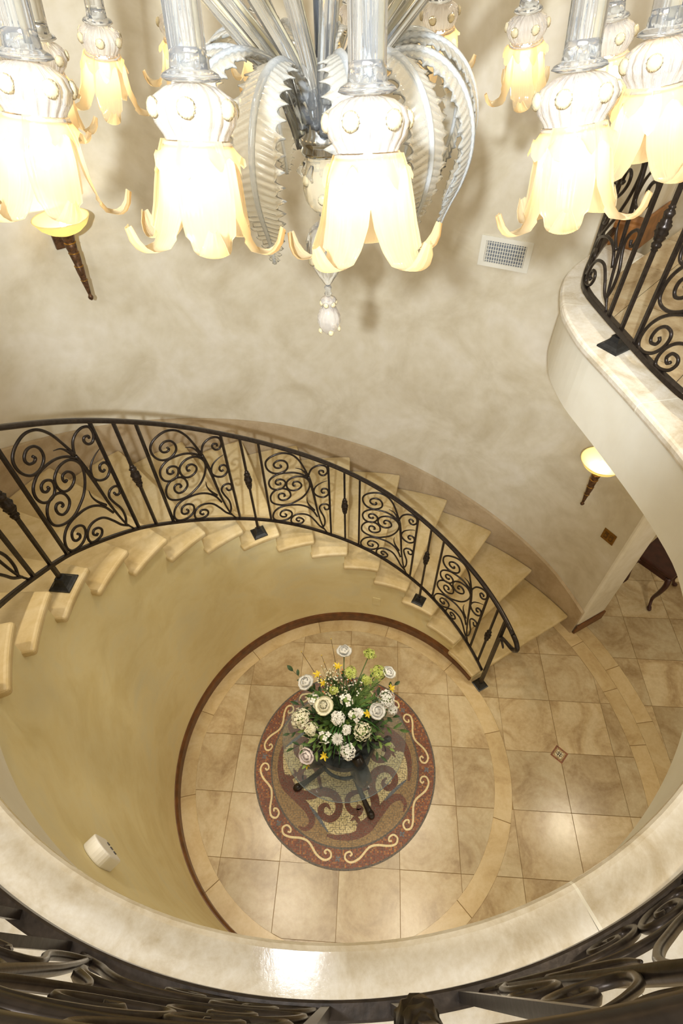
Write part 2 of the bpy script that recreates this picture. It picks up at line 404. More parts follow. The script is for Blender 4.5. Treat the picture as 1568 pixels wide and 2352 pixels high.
# S scrolls of the border
Sp=[(.650,-88.1),(.640,-86.6),(.622,-88.0),(.635,-90.8),(.668,-91.0),(.690,-87.5),(.672,-82),(.622,-74.5),(.628,-68.5),(.670,-62),(.688,-57.5),(.665,-54.6),(.630,-55.6),(.626,-58.8),(.645,-60.2),(.656,-58.6)]
for k in range(8):
    mir=k%2
    path=[]
    for r,a in Sp:
        a2=a+73.3; a2=-a2 if mir else a2
        path.append(pc(r,a2-5.5+22.5+45*k+ (0)))
    part('scroll',ribbon(path,(.012,.013,.015,.015,.013,.012),.0030,4),c_scroll,med)
    m=MB()
    for q in range(4):
        c=pc(.668,-5.5+45*k); m.prism([(c[0]+x,c[1]+y) for x,y in [rot2(p,q*math.pi/2+.6) for p in((0,0),(.012,-.008),(.026,0),(.012,.008))]],.001,.0030)
    part('border_flower',m,c_blue,med)

# ------------------------------------------------------------------ walls
def curved_wall(name,rf,rb,a0,a1,zb,zt,mat,seg=2.0):
    n=max(2,int((a1-a0)/seg)); m=MB()
    rows=[]
    for r,zf in((rf,zb),(rf,zt),(rb,zt),(rb,zb)):
        rows.append([pz(r,a0+(a1-a0)*i/n,(zf(a0+(a1-a0)*i/n) if callable(zf) else zf)) for i in range(n+1)])
    m.grid(rows,closed_v=True); k=n+1
    m.cap([0,k,2*k,3*k]); m.cap([n,k+n,2*k+n,3*k+n])
    return part(name,m,mat)
# drum under the stair: stepped top, then full height below the gallery
m=MB(); an=[];
segs=[]
for k in range(1,NT+1):
    a=A0+(k-1)*DA+1.2; segs.append((a,A0+k*DA+1.2,RH*k-.046))
segs.append((segs[-1][1],262,FL2-.06))
for q,(a,b_,zt) in enumerate(segs):
    n=max(12,int((b_-a)/.5)); rows=[]
    for r,z in((RW,-.02),(RW,zt),(RW+.14,zt),(RW+.14,-.02)): rows.append([pz(r,a+(b_-a)*i/n,z) for i in range(n+1)])
    base=len(m.v); m.grid(rows); k=n+1
    zp=segs[q-1][2] if q else -.02
    m.add([pz(RW,a,zp),pz(RW,a,zt),pz(RW+.14,a,zt),pz(RW+.14,a,zp)],[(0,1,2,3)])
    if q==len(segs)-1: m.cap([base+n,base+k+n,base+2*k+n,base+3*k+n])
wl=struct(part('wall_left',m,MAT['drum']))
WEND=27.3; WUP=46.3
m=MB(); an=[WEND,WEND+.12,WEND+.3,WEND+.6]+[WEND+1+.5*i for i in range(int((WUP-WEND-1)/.5)+1)]
def wcol(m,an,zt,rin):
    rows=[[pz(rin(a),a,z) for a in an] for z in(-.02,zt)]+[[pz(RO+.35,a,z) for a in an] for z in(zt,-.02)]
    base=len(m.v); m.grid(rows); k=len(an); m.cap([base,base+k,base+2*k,base+3*k]); m.cap([base+k-1,base+2*k-1,base+3*k-1,base+4*k-1])
rnd=lambda a0: (lambda a: RO+.025*max(0,1-(a-a0)/.6)**2)
wcol(m,[a for a in an if a<WUP]+[WUP],CEIL1,rnd(WEND))
an2=[WUP,WUP+.12,WUP+.3,WUP+.6]+[WUP+1+.5*i for i in range(int((238-WUP-1)/.5)+1)]
rows=[[pz(RO,a,-.02) for a in an2],[pz(RO,a,FL2) for a in an2]]; m.grid(rows)
n0=len(m.v); f=rnd(WUP)
rows=[[pz(f(a),a,z) for a in an2] for z in(FL2,6.4)]+[[pz(RO+.35,a,z) for a in an2] for z in(6.4,-.02)]
base=len(m.v); m.grid(rows); k=len(an2); m.cap([base,base+k,base+2*k,base+3*k]); m.cap([base+k-1,base+2*k-1,base+3*k-1,base+4*k-1])
wb=struct(part('wall_back',m,MAT['wall']))
# rooms beyond the openings
struct(part('wall_right',MB().box((6.3,1.5,3.2),(.2,9,6.6)),MAT['wall']))
struct(part('wall_far',MB().box((4.6,4.6,3.2),(3.6,.2,6.6)),MAT['wall']))
# baseboards
def bb(name,r,a0,a1,mat,z0=0.,hh=.125,t=.018,sgn=-1):
    m=MB(); n=max(2,int((a1-a0)/2)); prof=[(0,0),(sgn*t,0),(sgn*t,hh*.72),(sgn*t*.75,hh*.78),(sgn*t*.8,hh*.86),(sgn*t*.35,hh),(0,hh)]
    rows=[[pz(r+dr,a0+(a1-a0)*i/n,z0+z) for i in range(n+1)] for dr,z in prof]
    m.grid(rows,closed_v=True); k=n+1; m.cap([i*k for i in range(len(prof))]); m.cap([i*k+n for i in range(len(prof))])
    return struct(part(name,m,mat))
b1=bb('baseboard_left',RW,A0+1.9+1*DA,262,MAT['wood'])
b2=bb('baseboard_left_low',RW,A0+1.4,A0+1.9+DA,MAT['wood'],hh=.085); b2.parent=b1
# wall end baseboards
def endboard(name,ang,r0,r1,z0,h,mat):
    c=math.cos(R_(ang)); s=math.sin(R_(ang)); tx,ty=s,-c
    p=[(r0*c-tx*-.0,r0*s),(r1*c,r1*s),(r1*c+tx*.02,r1*s+ty*.02),(r0*c+tx*.02,r0*s+ty*.02)]
    o=bevel(part(name,MB().prism(p,z0,z0+h),mat),.006); return struct(o)
e1=endboard('baseboard_back',WEND-.02,RO-.01,RO+.36,0,.13,MAT['wood'])
e2=endboard('baseboard_upper',WUP-.02,RO-.03,RO+.36,FL2,.17,MAT['wood_up'])
u=bb('baseboard_upper_face',RO,WUP-.5,49.6,MAT['wood_up'],FL2,.17,.03)
# stone skirting that follows the stair on the wall
def nos(a): return RH*(1+(a-A0)/DA)
skt=[(27.4,.36),(33,.46),(36.9,.53),(48.1,.68),(60.1,.85),(71.1,1.03),(81.4,1.205),(92.2,1.379),(102.8,1.58),(133.1,2.11),(150.8,2.40),(238,3.85)]
trim=curved_wall('trim_1',RO-.032,RO-.001,27.45,225,lambda a:max(0,nos(a)-.36),lambda a:interp(a,skt),MAT['skirt'],1.5); struct(trim)

# ------------------------------------------------------------------ staircase
st=thing('staircase','curved travertine staircase climbing round the drum wall','staircase')
for k in range(1,NT+1):
    a=A0+(k-1)*DA; e=a+DA+1.6
    # straight radial nosing with a small return past the drum wall
    p=arc(RTI,a,e,8)+arc(RO-.033,e,a,10)
    o=part('tread',MB().prism(p,RH*k-.046,RH*k),MAT['tread'],st); bevel(o,.016,3,50)
    ra=a+1.25
    p=[pc(RW+.002,ra),pc(RO-.034,ra),pc(RO-.034,ra+.5),pc(RW+.002,ra+.9)]
    part('riser',MB().prism(p,RH*(k-1),RH*k-.046),MAT['riser'],st)

# ------------------------------------------------------------------ upper floor slab, fascia, coping
far=[(1.256,3.1),(1.254,9.7),(1.264,16.3),(1.288,22.5),(1.332,29.5),(1.402,36.5),(1.506,42.0),(1.608,45.4),(1.772,48.5),(1.921,50.1),(2.092,50.68),(2.299,50.3),(2.5,49.4)]
edge=[pc(1.275,a) for a in range(-147,-20,4)]+[pc(1.27,a) for a in (-18,-12,-6)]+[pc(r,a) for r,a in far]
EP=[tuple(p) for p in crom(edge,3)]
def offs(P,d):
    out=[]
    for i in range(len(P)):
        a=P[max(i-1,0)]; b_=P[min(i+1,len(P)-1)]; tx,ty=b_[0]-a[0],b_[1]-a[1]; L=math.hypot(tx,ty); out.append((P[i][0]+ty/L*d,P[i][1]-tx/L*d))
    return out
FP=offs(EP,.032)
m=MB(); n=len(FP)
def outp(i):
    x,y=FP[i]; a=math.degrees(math.atan2(y,x))
    if a>44: return pc(max(2.5,math.hypot(x,y)+.02),WUP-.15 if a>WUP-.3 else a)
    return pc(4.9,a)
OP=[outp(i) for i in range(n)]
ZT,ZB_=FL2-.012,CEIL1
rows=[[(*p,ZB_) for p in FP],[(*p,ZT) for p in FP],[(*p,ZT) for p in OP],[(*p,ZB_) for p in OP]]
m.grid(rows,closed_v=True); m.cap([0,n,2*n,3*n]); m.cap([n-1,2*n-1,3*n-1,4*n-1])
slab=struct(part('floor_upper',m,MAT['fascia']))
# coping stones: bullnosed pieces along the edge
prof=[(.034,-.052),(.014,-.052),(.004,-.046),(0,-.034),(0,-.016),(.005,-.005),(.014,0),(.205,0),(.205,-.052)]
cum=[0]
for i in range(1,len(EP)): cum.append(cum[-1]+math.dist(EP[i],EP[i-1]))
def at_len(P,cum,s):
    s=min(max(s,0),cum[-1]); i=min(int(np.searchsorted(cum,s,side='right'))-1,len(P)-2); t=(s-cum[i])/max(1e-9,cum[i+1]-cum[i]); return (P[i][0]+(P[i+1][0]-P[i][0])*t,P[i][1]+(P[i+1][1]-P[i][1])*t)
s_j=1.275*R_(147-68.2); joints=[0,s_j,s_j+1.0,s_j+1.9,s_j+2.72,s_j+3.5,cum[-1]]
ZC=FL2+.004
for q in range(len(joints)-1):
    a,b_=joints[q]+.003,joints[q+1]-.003; k=max(4,int((b_-a)/.05)); P=[at_len(EP,cum,a+(b_-a)*i/k) for i in range(k+1)]
    rows=[[(*p,ZC+z) for p in offs(P,d)] for d,z in prof]
    m=MB(); m.grid(rows,closed_v=True); m.cap([i*(k+1) for i in range(len(prof))]); m.cap([i*(k+1)+k for i in range(len(prof))])
    part('coping_stone',m,MAT['coping'],slab)
for q in joints[1:-1]:
    P=[at_len(EP,cum,q+d) for d in(-.004,0,.004)]
    rows=[[(*p,ZC+z-.0004) for p in offs(P,d)] for d,z in prof]
    m=MB(); m.grid(rows,closed_v=True); part('joint_filler',m,MAT['fascia'],slab)
# landing tiles laid on the diagonal
def clip_land(p):
    p=clip_half(p,-1,-.08,-1.44)
    if len(p)>2: p=clip_half(p,-.88,.48,-.62)
    if len(p)>2: p=clip_half(p,-math.sin(R_(44)),math.cos(R_(44)),.02)
    return p
P2=.43
for i in range(-14,14):
    for j in range(-14,14):
        c=[(1.5+P2*(a-b_)*.7071,.6+P2*(a+b_)*.7071) for a,b_ in((i,j),(i+1,j),(i+1,j+1),(i,j+1))]
        cx=sum(q[0] for q in c)/4; cy=sum(q[1] for q in c)/4
        if not(-2.7<cx<4.2 and -2.9<cy<3.2) : continue
        if cy<-.3:
            if math.degrees(math.atan2(cy,cx))<-147: continue
            for p in clip_circ(c,1.476,False): tile(p,FL2,'tile','tile',.002,slab,FL2-.011)
            continue
        if cx<1.0: continue
        p=clip_land(c)
        if len(p)>2: tile(p,FL2,'tile','tile',.002,slab,FL2-.011)
# recessed downlight in the lower ceiling
dl=thing('recessed_downlight','round recessed downlight in the lower ceiling','downlight',(2.7,.05,CEIL1))
m=MB(); m.lathe([(.052,0),(.075,0),(.078,-.006),(.055,-.012),(.052,-.004)],28,capends=False); part('trim_ring',m,MAT['white'],dl,True)
part('lens',MB().lathe([(.05,-.003),(.03,-.005),(.001,-.006)],24,capends=False),MAT['can'],dl,True)
l=light('SPOT','downlight_lamp',(0,0,-.02),60,(1,.88,.66),.05,spot_size=R_(120),spot_blend=.6); l.parent=dl

# ------------------------------------------------------------------ wrought iron railings
ZTt=[(14,1.0),(23,1.10),(30.7,1.20),(44.8,1.367),(58.6,1.564),(73.6,1.799),(87.07,2.0),(105.4,2.281),(119.5,2.515),(129.9,2.703),(140.3,2.886),(149.9,3.053),(158.2,3.188),(166,3.308),(215,4.11)]
ZBt=[(28.5,.27),(61.3,.81),(78,1.075),(93,1.30),(112.4,1.613),(128,1.857),(140.6,2.076),(149.4,2.236),(157.9,2.372),(168.8,2.551),(177.9,2.679),(187.7,2.827),(215,3.26)]
PAN={
'A':[(0.270,0.800),(0.285,0.784),(0.249,0.758),(0.196,0.752),(0.174,0.776),(0.197,0.813),(0.258,0.852),(0.334,0.866),(0.378,0.840),(0.375,0.789),(0.329,0.739),(0.253,0.694),(0.166,0.673),(0.098,0.684),(0.058,0.724),(0.060,0.783),(0.110,0.843),(0.203,0.904),(0.311,0.953),(0.408,0.972),(0.484,0.966),(0.557,0.930),(0.613,0.868),(0.660,0.800),(0.687,0.753)],
'B':[(0.687,0.753),(0.713,0.674),(0.744,0.532),(0.768,0.399),(0.793,0.275),(0.859,0.083),(0.935,0.0)],
'C':[(0.674,0.736),(0.589,0.756),(0.476,0.751),(0.354,0.721),(0.228,0.676),(0.135,0.620),(0.077,0.565),(0.058,0.508),(0.086,0.463),(0.154,0.456),(0.237,0.485),(0.295,0.536),(0.315,0.586),(0.288,0.610),(0.232,0.609),(0.178,0.582),(0.161,0.544),(0.191,0.530),(0.237,0.548),(0.234,0.563)],
'D':[(0.469,0.583),(0.437,0.568),(0.427,0.590),(0.454,0.624),(0.514,0.642),(0.557,0.624),(0.555,0.585),(0.504,0.537),(0.429,0.502),(0.361,0.499),(0.328,0.537),(0.340,0.597),(0.401,0.655),(0.488,0.702),(0.587,0.727),(0.659,0.715),(0.694,0.676),(0.682,0.607),(0.629,0.516),(0.550,0.429),(0.450,0.355),(0.344,0.292),(0.220,0.253),(0.111,0.248),(0.053,0.274),(0.049,0.334),(0.088,0.398),(0.158,0.454),(0.247,0.490),(0.325,0.494),(0.367,0.465),(0.366,0.407),(0.296,0.347),(0.220,0.323),(0.179,0.342),(0.180,0.384),(0.218,0.416),(0.267,0.421),(0.280,0.397),(0.252,0.383)],
'E':[(0.777,0.211),(0.713,0.281),(0.618,0.315),(0.500,0.313),(0.373,0.284),(0.249,0.245),(0.147,0.193),(0.071,0.125),(0.038,0.052),(0.068,0.008),(0.153,0.008),(0.254,0.040),(0.334,0.100),(0.358,0.156),(0.333,0.186),(0.262,0.187),(0.191,0.152),(0.161,0.101),(0.183,0.075),(0.241,0.085),(0.263,0.112),(0.244,0.127)],
'F':[(0.888,0.045),(0.803,0.075),(0.737,0.131),(0.649,0.186),(0.554,0.190),(0.450,0.164),(0.366,0.110),(0.328,0.050),(0.342,0.008),(0.412,0.008),(0.499,0.036),(0.540,0.082),(0.517,0.112),(0.453,0.110),(0.416,0.076),(0.444,0.054),(0.474,0.070)],
'G':[(0.664,0.763),(0.628,0.796),(0.576,0.819),(0.495,0.813)],
'H':[(0.735,0.295),(0.663,0.346),(0.629,0.397),(0.632,0.457)],
'I':[(0.687,0.768),(0.707,0.818),(0.746,0.873),(0.816,0.926),(0.897,0.962),(0.962,0.967),(0.985,0.941),(0.980,0.897),(0.935,0.847),(0.880,0.832),(0.851,0.856),(0.873,0.888),(0.918,0.896),(0.920,0.878)],
'J':[(0.975,0.787),(0.889,0.735),(0.801,0.665),(0.756,0.597),(0.755,0.548),(0.815,0.523),(0.902,0.537),(0.975,0.596),(0.985,0.645),(0.955,0.669),(0.900,0.654),(0.871,0.616),(0.889,0.594),(0.926,0.610)],
'K':[(0.859,0.062),(0.898,0.136),(0.897,0.226),(0.847,0.302),(0.825,0.362),(0.867,0.419),(0.943,0.448),(0.985,0.433),(0.970,0.384),(0.921,0.365),(0.902,0.391)]}
def sqbar(m,p,q,h,ang=0):            # square bar
    return m.tube([p,q],h*1.414,4)
def sweep(m,P,prof,caps=True):        # profile (side,up) along a path, up = +z
    N_=len(P); rows=[[] for _ in prof]
    for i in range(N_):
        a=Vector(P[max(i-1,0)]); b_=Vector(P[min(i+1,N_-1)]); t=(b_-a); t.z=0; t.normalize(); sd=Vector((t.y,-t.x,0))
        for k,(x,z) in enumerate(prof): rows[k].append(Vector(P[i])+sd*x+Vector((0,0,z)))
    base=len(m.v); m.grid(rows,closed_v=True)
    if caps: m.cap([base+k*N_ for k in range(len(prof))]); m.cap([base+k*N_+N_-1 for k in range(len(prof))])
    return m
HR=[(-.016,-.012),(-.0185,-.004),(-.017,.006),(-.011,.012),(0,.014),(.011,.012),(.017,.006),(.0185,-.004),(.016,-.012),(.009,-.016),(-.009,-.016)]
BR=[(-.011,-.010),(-.011,.008),(-.008,.010),(.008,.010),(.011,.008),(.011,-.010)]
def basket_prof():
    return [(.0085,-.085),(.014,-.08),(.010,-.074),(.018,-.066),(.019,-.055),(.013,-.048),(.019,-.042),(.022,-.034),(.018,-.028),(.023,-.022),(.026,-.012),(.022,-.004),(.026,.004),(.025,.014),(.020,.020),(.022,.028),(.016,.034),(.017,.044),(.021,.054),(.015,.064),(.010,.070),(.014,.077),(.0085,.085)]
basket_mesh=MB().lathe(basket_prof(),14,rib=.10,ribk=5,twist=.22).mesh('basket',True)
foot_m=MB(); 
pr=[(.052,0),(.052,.009),(.046,.011),(.034,.02),(.024,.036),(.019,.052),(.019,.058)]
foot_m.lathe([(r*1.414,z) for r,z in pr],4); foot_mesh=foot_m.mesh('foot')
stub_cache={}
def make_railing(root,pos,zt,zb,period,anchors,smax,smin,feet,footz,barr=.0072,pw=.0075):
    """pos(u)->(x,y); u grows to the left as seen from the void"""
    M_=MAT['iron']
    for bi,u0 in enumerate(anchors):
        # basket baluster
        if smin<u0<smax:
            x,y=pos(u0); a,b_=zb(u0),zt(u0)
            bo=part('baluster',sqbar(MB(),(x,y,a),(x,y,b_-.012),pw),M_,root)
            if True:
                q=put('basket',basket_mesh,M_,bo,loc=(x,y,a+(b_-a)*.52))
            if bi in feet:
                z0=footz(u0); f=put('foot',foot_mesh,MAT['iron_black'],root,loc=(x,y,z0),rot=(0,0,math.atan2(y,x)+math.pi/4))
                part('post_stub',sqbar(MB(),(x,y,z0+.05),(x,y,a),.009),M_,root)
        uL=u0+period*.836; uR=u0+period*.166      # panel to the left of this baluster
        for uu in(uL,uR):
            if smin<uu<smax:
                x,y=pos(uu); part('bar',sqbar(MB(),(x,y,zb(uu)),(x,y,zt(uu)-.012),pw),M_,root)
        if uR>=smin-.02 and uL<=smax+.02:
            def mp(s,t):
                u=uL+(uR-uL)*s; x,y=pos(u); a,b_=zb(u)+.008,zt(u)-.014; return (x,y,a+(b_-a)*t)
            pn=None
            for key in 'BACDEFGHIJK':
                P=[mp(*q) for q in crom(PAN[key],5)]; n=len(P); r=[barr]*n
                if key in 'GH': r=[barr*(1.25-.95*i/(n-1)) for i in range(n)]
                elif key=='B': r=[barr*(1.5-.5*abs(2*i/(n-1)-.4)) for i in range(n)]
                elif key=='J': r=[barr*min(1,.3+3*i/(n-1)) for i in range(n)]
                mm=MB().tube(P,r,7)
                if key=='B': pn=part('scroll_panel',mm,M_,root,True)
                else: part('leaf_spur' if key in 'GH' else 'scroll',mm,M_,pn,True)
# stair railing
sr=thing('stair_railing','dark wrought iron scroll railing along the curved stair','railing')
upos=lambda u: pc(RB,math.degrees(u/RB))
deg=lambda u: math.degrees(u/RB)
anch=[RB*R_(31.6+28.35*k) for k in range(0,7)]
make_railing(sr,upos,lambda u:interp(deg(u),ZTt),lambda u:interp(deg(u),ZBt),RB*R_(28.35),anch,RB*R_(211.5),RB*R_(29),(1,3,5),lambda u:RH*(1+int((deg(u)-A0)/DA)))
P=[pz(RB,a,interp(a,ZTt)) for a in np.linspace(23.5,211,130)]
# smooth the handrail
Z=[p[2] for p in P]
for _ in range(6): Z=[Z[0]]+[(Z[i-1]+Z[i]+Z[i+1])/3 for i in range(1,len(Z)-1)]+[Z[-1]]
P=[(p[0],p[1],z) for p,z in zip(P,Z)]
part('handrail',sweep(MB(),P,HR),MAT['iron'],sr,True)
part('bottom_rail',sweep(MB(),[pz(RB,a,interp(a,ZBt)) for a in np.linspace(28.6,211,120)],BR),MAT['iron'],sr)
# newel at the foot of the stair
nx=27.6
part('newel_post',sqbar(MB(),pz(1.385,nx,.04),pz(RB,nx,interp(nx,ZTt)-.01),.0135),MAT['iron'],sr)
put('foot',foot_mesh,MAT['iron_black'],sr,loc=pz(1.39,nx,0),rot=(0,0,R_(nx+45)))
h0=Vector(P[0])
vol=[h0,Vector(pz(RB,21.4,1.075)),Vector(pz(RB,20.2,1.03)),Vector(pz(RB,20.6,.985)),Vector(pz(RB,22.2,.955)),Vector(pz(RB,24.6,.945)),Vector(pz(RB,26.6,.935)),Vector(pz(RB,27.6,.905))]
part('volute',MB().tube([Vector(p) for p in crom([tuple(v) for v in vol],5)],[.0195]*12+[.0195-.0085*i/23 for i in range(24)],8),MAT['iron'],sr,True)
tail=[Vector(pz(RB,27.0,.93)),Vector(pz(RB,25.8,.885)),Vector(pz(RB,25.0,.86)),Vector(pz(RB-.005,24.6,.85))]
part('volute_tail',MB().tube(tail,[.011,.010,.009,.006],7),MAT['iron'],sr,True)
# gallery railing
br=thing('gallery_railing','wrought iron scroll railing round the upper gallery edge','railing')
rp=[pc(RB,a) for a in range(-146,14,3)]+[(1.321,.345),(1.287,.512),(1.262,.708),(1.236,.95),(1.224,1.16),(1.262,1.30),(1.345,1.47),(1.45,1.64),(1.555,1.80),(1.62,1.885)]
RPp=[tuple(p) for p in crom(rp,3)]; rc=[0]
for i in range(1,len(RPp)): rc.append(rc[-1]+math.dist(RPp[i],RPp[i-1]))
LT=rc[-1]; gpos=lambda u:at_len(RPp,rc,u)
ui=min(range(len(RPp)),key=lambda i:math.dist(RPp[i],(1.247,.815))); uf=rc[ui]
per=(uf-RB*R_(146-86.3))/4
anch=[uf+per*k for k in range(2,-7,-1)]
ZGB,ZGT=FL2+.085,FL2+.90
make_railing(br,gpos,lambda u:ZGT,lambda u:ZGB,per,anch,LT-.02,.02,(0,2,3,4,8),lambda u:ZC)
part('handrail',sweep(MB(),[(*p,ZGT) for p in RPp],HR),MAT['iron'],br,True)
part('bottom_rail',sweep(MB(),[(*p,ZGB) for p in RPp],[(x*1.35,z*1.2) for x,z in BR]),MAT['iron'],br)

# ------------------------------------------------------------------ wall fittings
def on_wall(name,label,cat,ang,z,r=RO):
    o=thing(name,label,cat,pz(r,ang,z)); o.rotation_euler=(0,0,R_(ang)+math.pi/2); return o     # local +y points to the room centre, x along the wall
def sconce(ang,zr,label):
    t=on_wall('wall_sconce',label,'sconce',ang,zr)
    bw=[(.012,-.085),(.05,-.082),(.09,-.066),(.125,-.04),(.148,-.006),(.152,0),(.149,.002),(.145,-.004),(.122,-.036),(.088,-.06),(.05,-.074),(.006,-.076)]
    part('bowl',MB().lathe(bw,40,(0,.155,0)),MAT['alab'],t,True)
    part('bulb',MB().lathe([(.004,-.072),(.012,-.06),(.015,-.03),(.011,-.012),(.002,-.006)],14,(0,.155,0)),MAT['scbulb'],t,True)
    s=part('stem',MB().lathe([(.004,-.47),(.012,-.462),(.016,-.452),(.012,-.442),(.009,-.436),(.012,-.41),(.015,-.38),(.019,-.345),(.017,-.34),(.022,-.30),(.025,-.265),(.021,-.26),(.026,-.22),(.028,-.19),(.025,-.185),(.030,-.16),(.031,-.135),(.026,-.13),(.031,-.118),(.036,-.09),(.04,-.082)],16,(0,.155,0),rib=.06,ribk=3,twist=.3),MAT['bronze'],t,True)
    for zz,rr in((-.345,.0195),(-.262,.025),(-.187,.029),(-.132,.032)):
        part('gilt_band',MB().lathe([(rr,-.003),(rr+.002,0),(rr,.003)],16,(0,.155,zz)),MAT['brass'],s,True)
    part('backplate',MB().prism([(-.05,.002),(.05,.002),(.05,.022),(-.05,.022)],-.20,-.085),MAT['bronze'],t)
    part('arm',MB().box((0,.085,-.12),(.036,.14,.03)),MAT['bronze'],t)
    return t
sconce(129.3,3.55,'bronze torch sconce with yellow alabaster bowl high on the curved wall')
sconce(36.8,2.03,'lit torch sconce at the stair foot, half hidden by the gallery edge')
# vent
v=on_wall('air_vent','white louvred air vent grille set in the curved wall','vent',63.3,3.13)
m=MB()
for c,d in(((0,.006,.0815),(.335,.014,.028)),((0,.006,-.0815),(.335,.014,.028)),((-.15,.006,0),(.035,.014,.136)),((.15,.006,0),(.035,.014,.136))): m.box(c,d)
part('frame',m,MAT['ventm'],v); part('duct',MB().box((0,.0015,0),(.27,.003,.14)),MAT['ventd'],v)
for k in range(17): part('fin',MB().box((-.128+.016*k,.009,0),(.0045,.008,.136)),MAT['ventm'],v)
for k in range(6): part('cross_bar',MB().box((0,.0055,-.056+.0224*k),(.268,.005,.0035)),MAT['ventm'],v)
# outlet
ot=on_wall('switch_plate','square brass switch plate low on the curved wall','switch',31,1.305)
bevel(part('plate',MB().box((0,.003,0),(.115,.006,.115)),MAT['brass'],ot),.003)
for s in(-1,1): bevel(part('rocker',MB().box((s*.024,.0075,0),(.03,.006,.062)),MAT['brass_d'],ot),.002)
for s in(-1,1): part('rocker_face',MB().box((s*.024,.011,.0),(.018,.003,.026)),MAT['brass'],ot)
# blank plate on the drum
bp=on_wall('cover_plate','painted blank cover plate near the base of the drum wall','plate',76,.375,RW)
bevel(part('plate',MB().box((0,.003,0),(.075,.006,.115)),MAT['drum'],bp),.002); part('screw',MB().lathe([(.004,0),(.004,.008),(.001,.009)],8,(0,.0,0)),MAT['drum'],bp,rot=(-math.pi/2,0,0))
# sensor below the gallery
sn=on_wall('motion_sensor','white round-topped motion sensor on the drum wall under the gallery','sensor',-133.2,2.33,RW)
pl=[(-.055,0),(.055,0)]+[(.055*math.cos(R_(a)),.10+.055*math.sin(R_(a))) for a in range(0,181,15)]
m=MB(); k=len(pl)
for y in(.0,.05): m.v+=[(x,y,z-.06) for x,z in pl]
m.f.append(tuple(range(k))); m.f.append(tuple(range(k,2*k)))
for i in range(k): m.f.append((i,(i+1)%k,k+(i+1)%k,k+i))
bevel(part('housing',m,MAT['white'],sn),.006,2)
for s in(-1,0,1): part('port',MB().box((s*.022,.0515,-.035),(.012,.003,.012)),MAT['black'],sn)

# ------------------------------------------------------------------ chandelier
CH=Vector((-.008,0,0))
ch=thing('chandelier','ornate blown glass chandelier with leaves and glowing tulip shades','chandelier',CH)
def chp(r,a,z): return (r*math.cos(R_(a)),r*math.sin(R_(a)),z)
# tulip part meshes (origin at collar top, z down)
tb=MB().lathe([(.014,.0),(.028,-.004),(.041,-.013),(.0465,-.026),(.043,-.04),(.036,-.051),(.034,-.056)],80,rib=.05,ribk=20,capends=False).mesh('tulip_shade',True)
tr_=MB().lathe([(.034,-.060),(.0385,-.057),(.0395,-.060),(.0385,-.064),(.034,-.062)],30).mesh('neck_ring',True)
rows=[]
for i in range(7):
    t=i/6; row=[]
    for j in range(54):
        a=2*math.pi*j/54; sc=math.cos(9*a)
        r=.0385+.0125*t+.004*t*math.cos(9*a+1.0); z=-.060-.021*t-.010*t*t*(sc+.5*math.cos(4*a)); row.append((r*math.cos(a),r*math.sin(a),z))
    rows.append(row)
tsk=MB().grid(rows,closed_u=True).mesh('ruffle',True)
pp=[(0,.0355,-.058,.0235),(.2,.0415,-.080,.028),(.4,.0445,-.108,.0312),(.58,.048,-.135,.0298),(.72,.055,-.160,.0265),(.82,.067,-.178,.0225),(.90,.083,-.182,.0185),(.95,.095,-.174,.0150),(.985,.101,-.160,.0105),(1.,.102,-.150,.005)]
rows=[]
nv,nu=34,29
for i in range(nv):
    v_=i/(nv-1); r=np.interp(v_,[q[0] for q in pp],[q[1] for q in pp]); z=np.interp(v_,[q[0] for q in pp],[q[2] for q in pp]); wd=np.interp(v_,[q[0] for q in pp],[q[3] for q in pp]); row=[]
    for j in range(nu):
        s=2*j/(nu-1)-1; re=max(min(r,.052),.03); a=s*wd/re
        rr=r-re+re*1.0; lift=.0009*math.cos(s*12*math.pi)-(.006*v_*v_*(s*s))*(-1 if v_<.75 else 1)
        x=(r-re)+(re+lift)*(math.cos(a)*.75+.25); y=(re+lift)*math.sin(a)*1.05; row.append((x,y,z+.004*v_*s*s))
    rows.append(row)
tpet=MB().grid(rows).mesh('petal',True)
tpr=MB().sphere((0,0,0),.0100,18,11,(.6,1,1),.09).mesh('prunt',True)
tbulb=MB().lathe([(.004,-.056),(.009,-.066),(.0125,-.082),(.0115,-.10),(.006,-.116),(.001,-.122)],12).mesh('bulb',True)
for m_,k in((tb,'bulbglass'),(tr_,'bulbglass'),(tsk,'tulip'),(tpet,'tulip'),(tpr,'goldglass'),(tbulb,'bulb')): m_.materials.append(MAT[k])
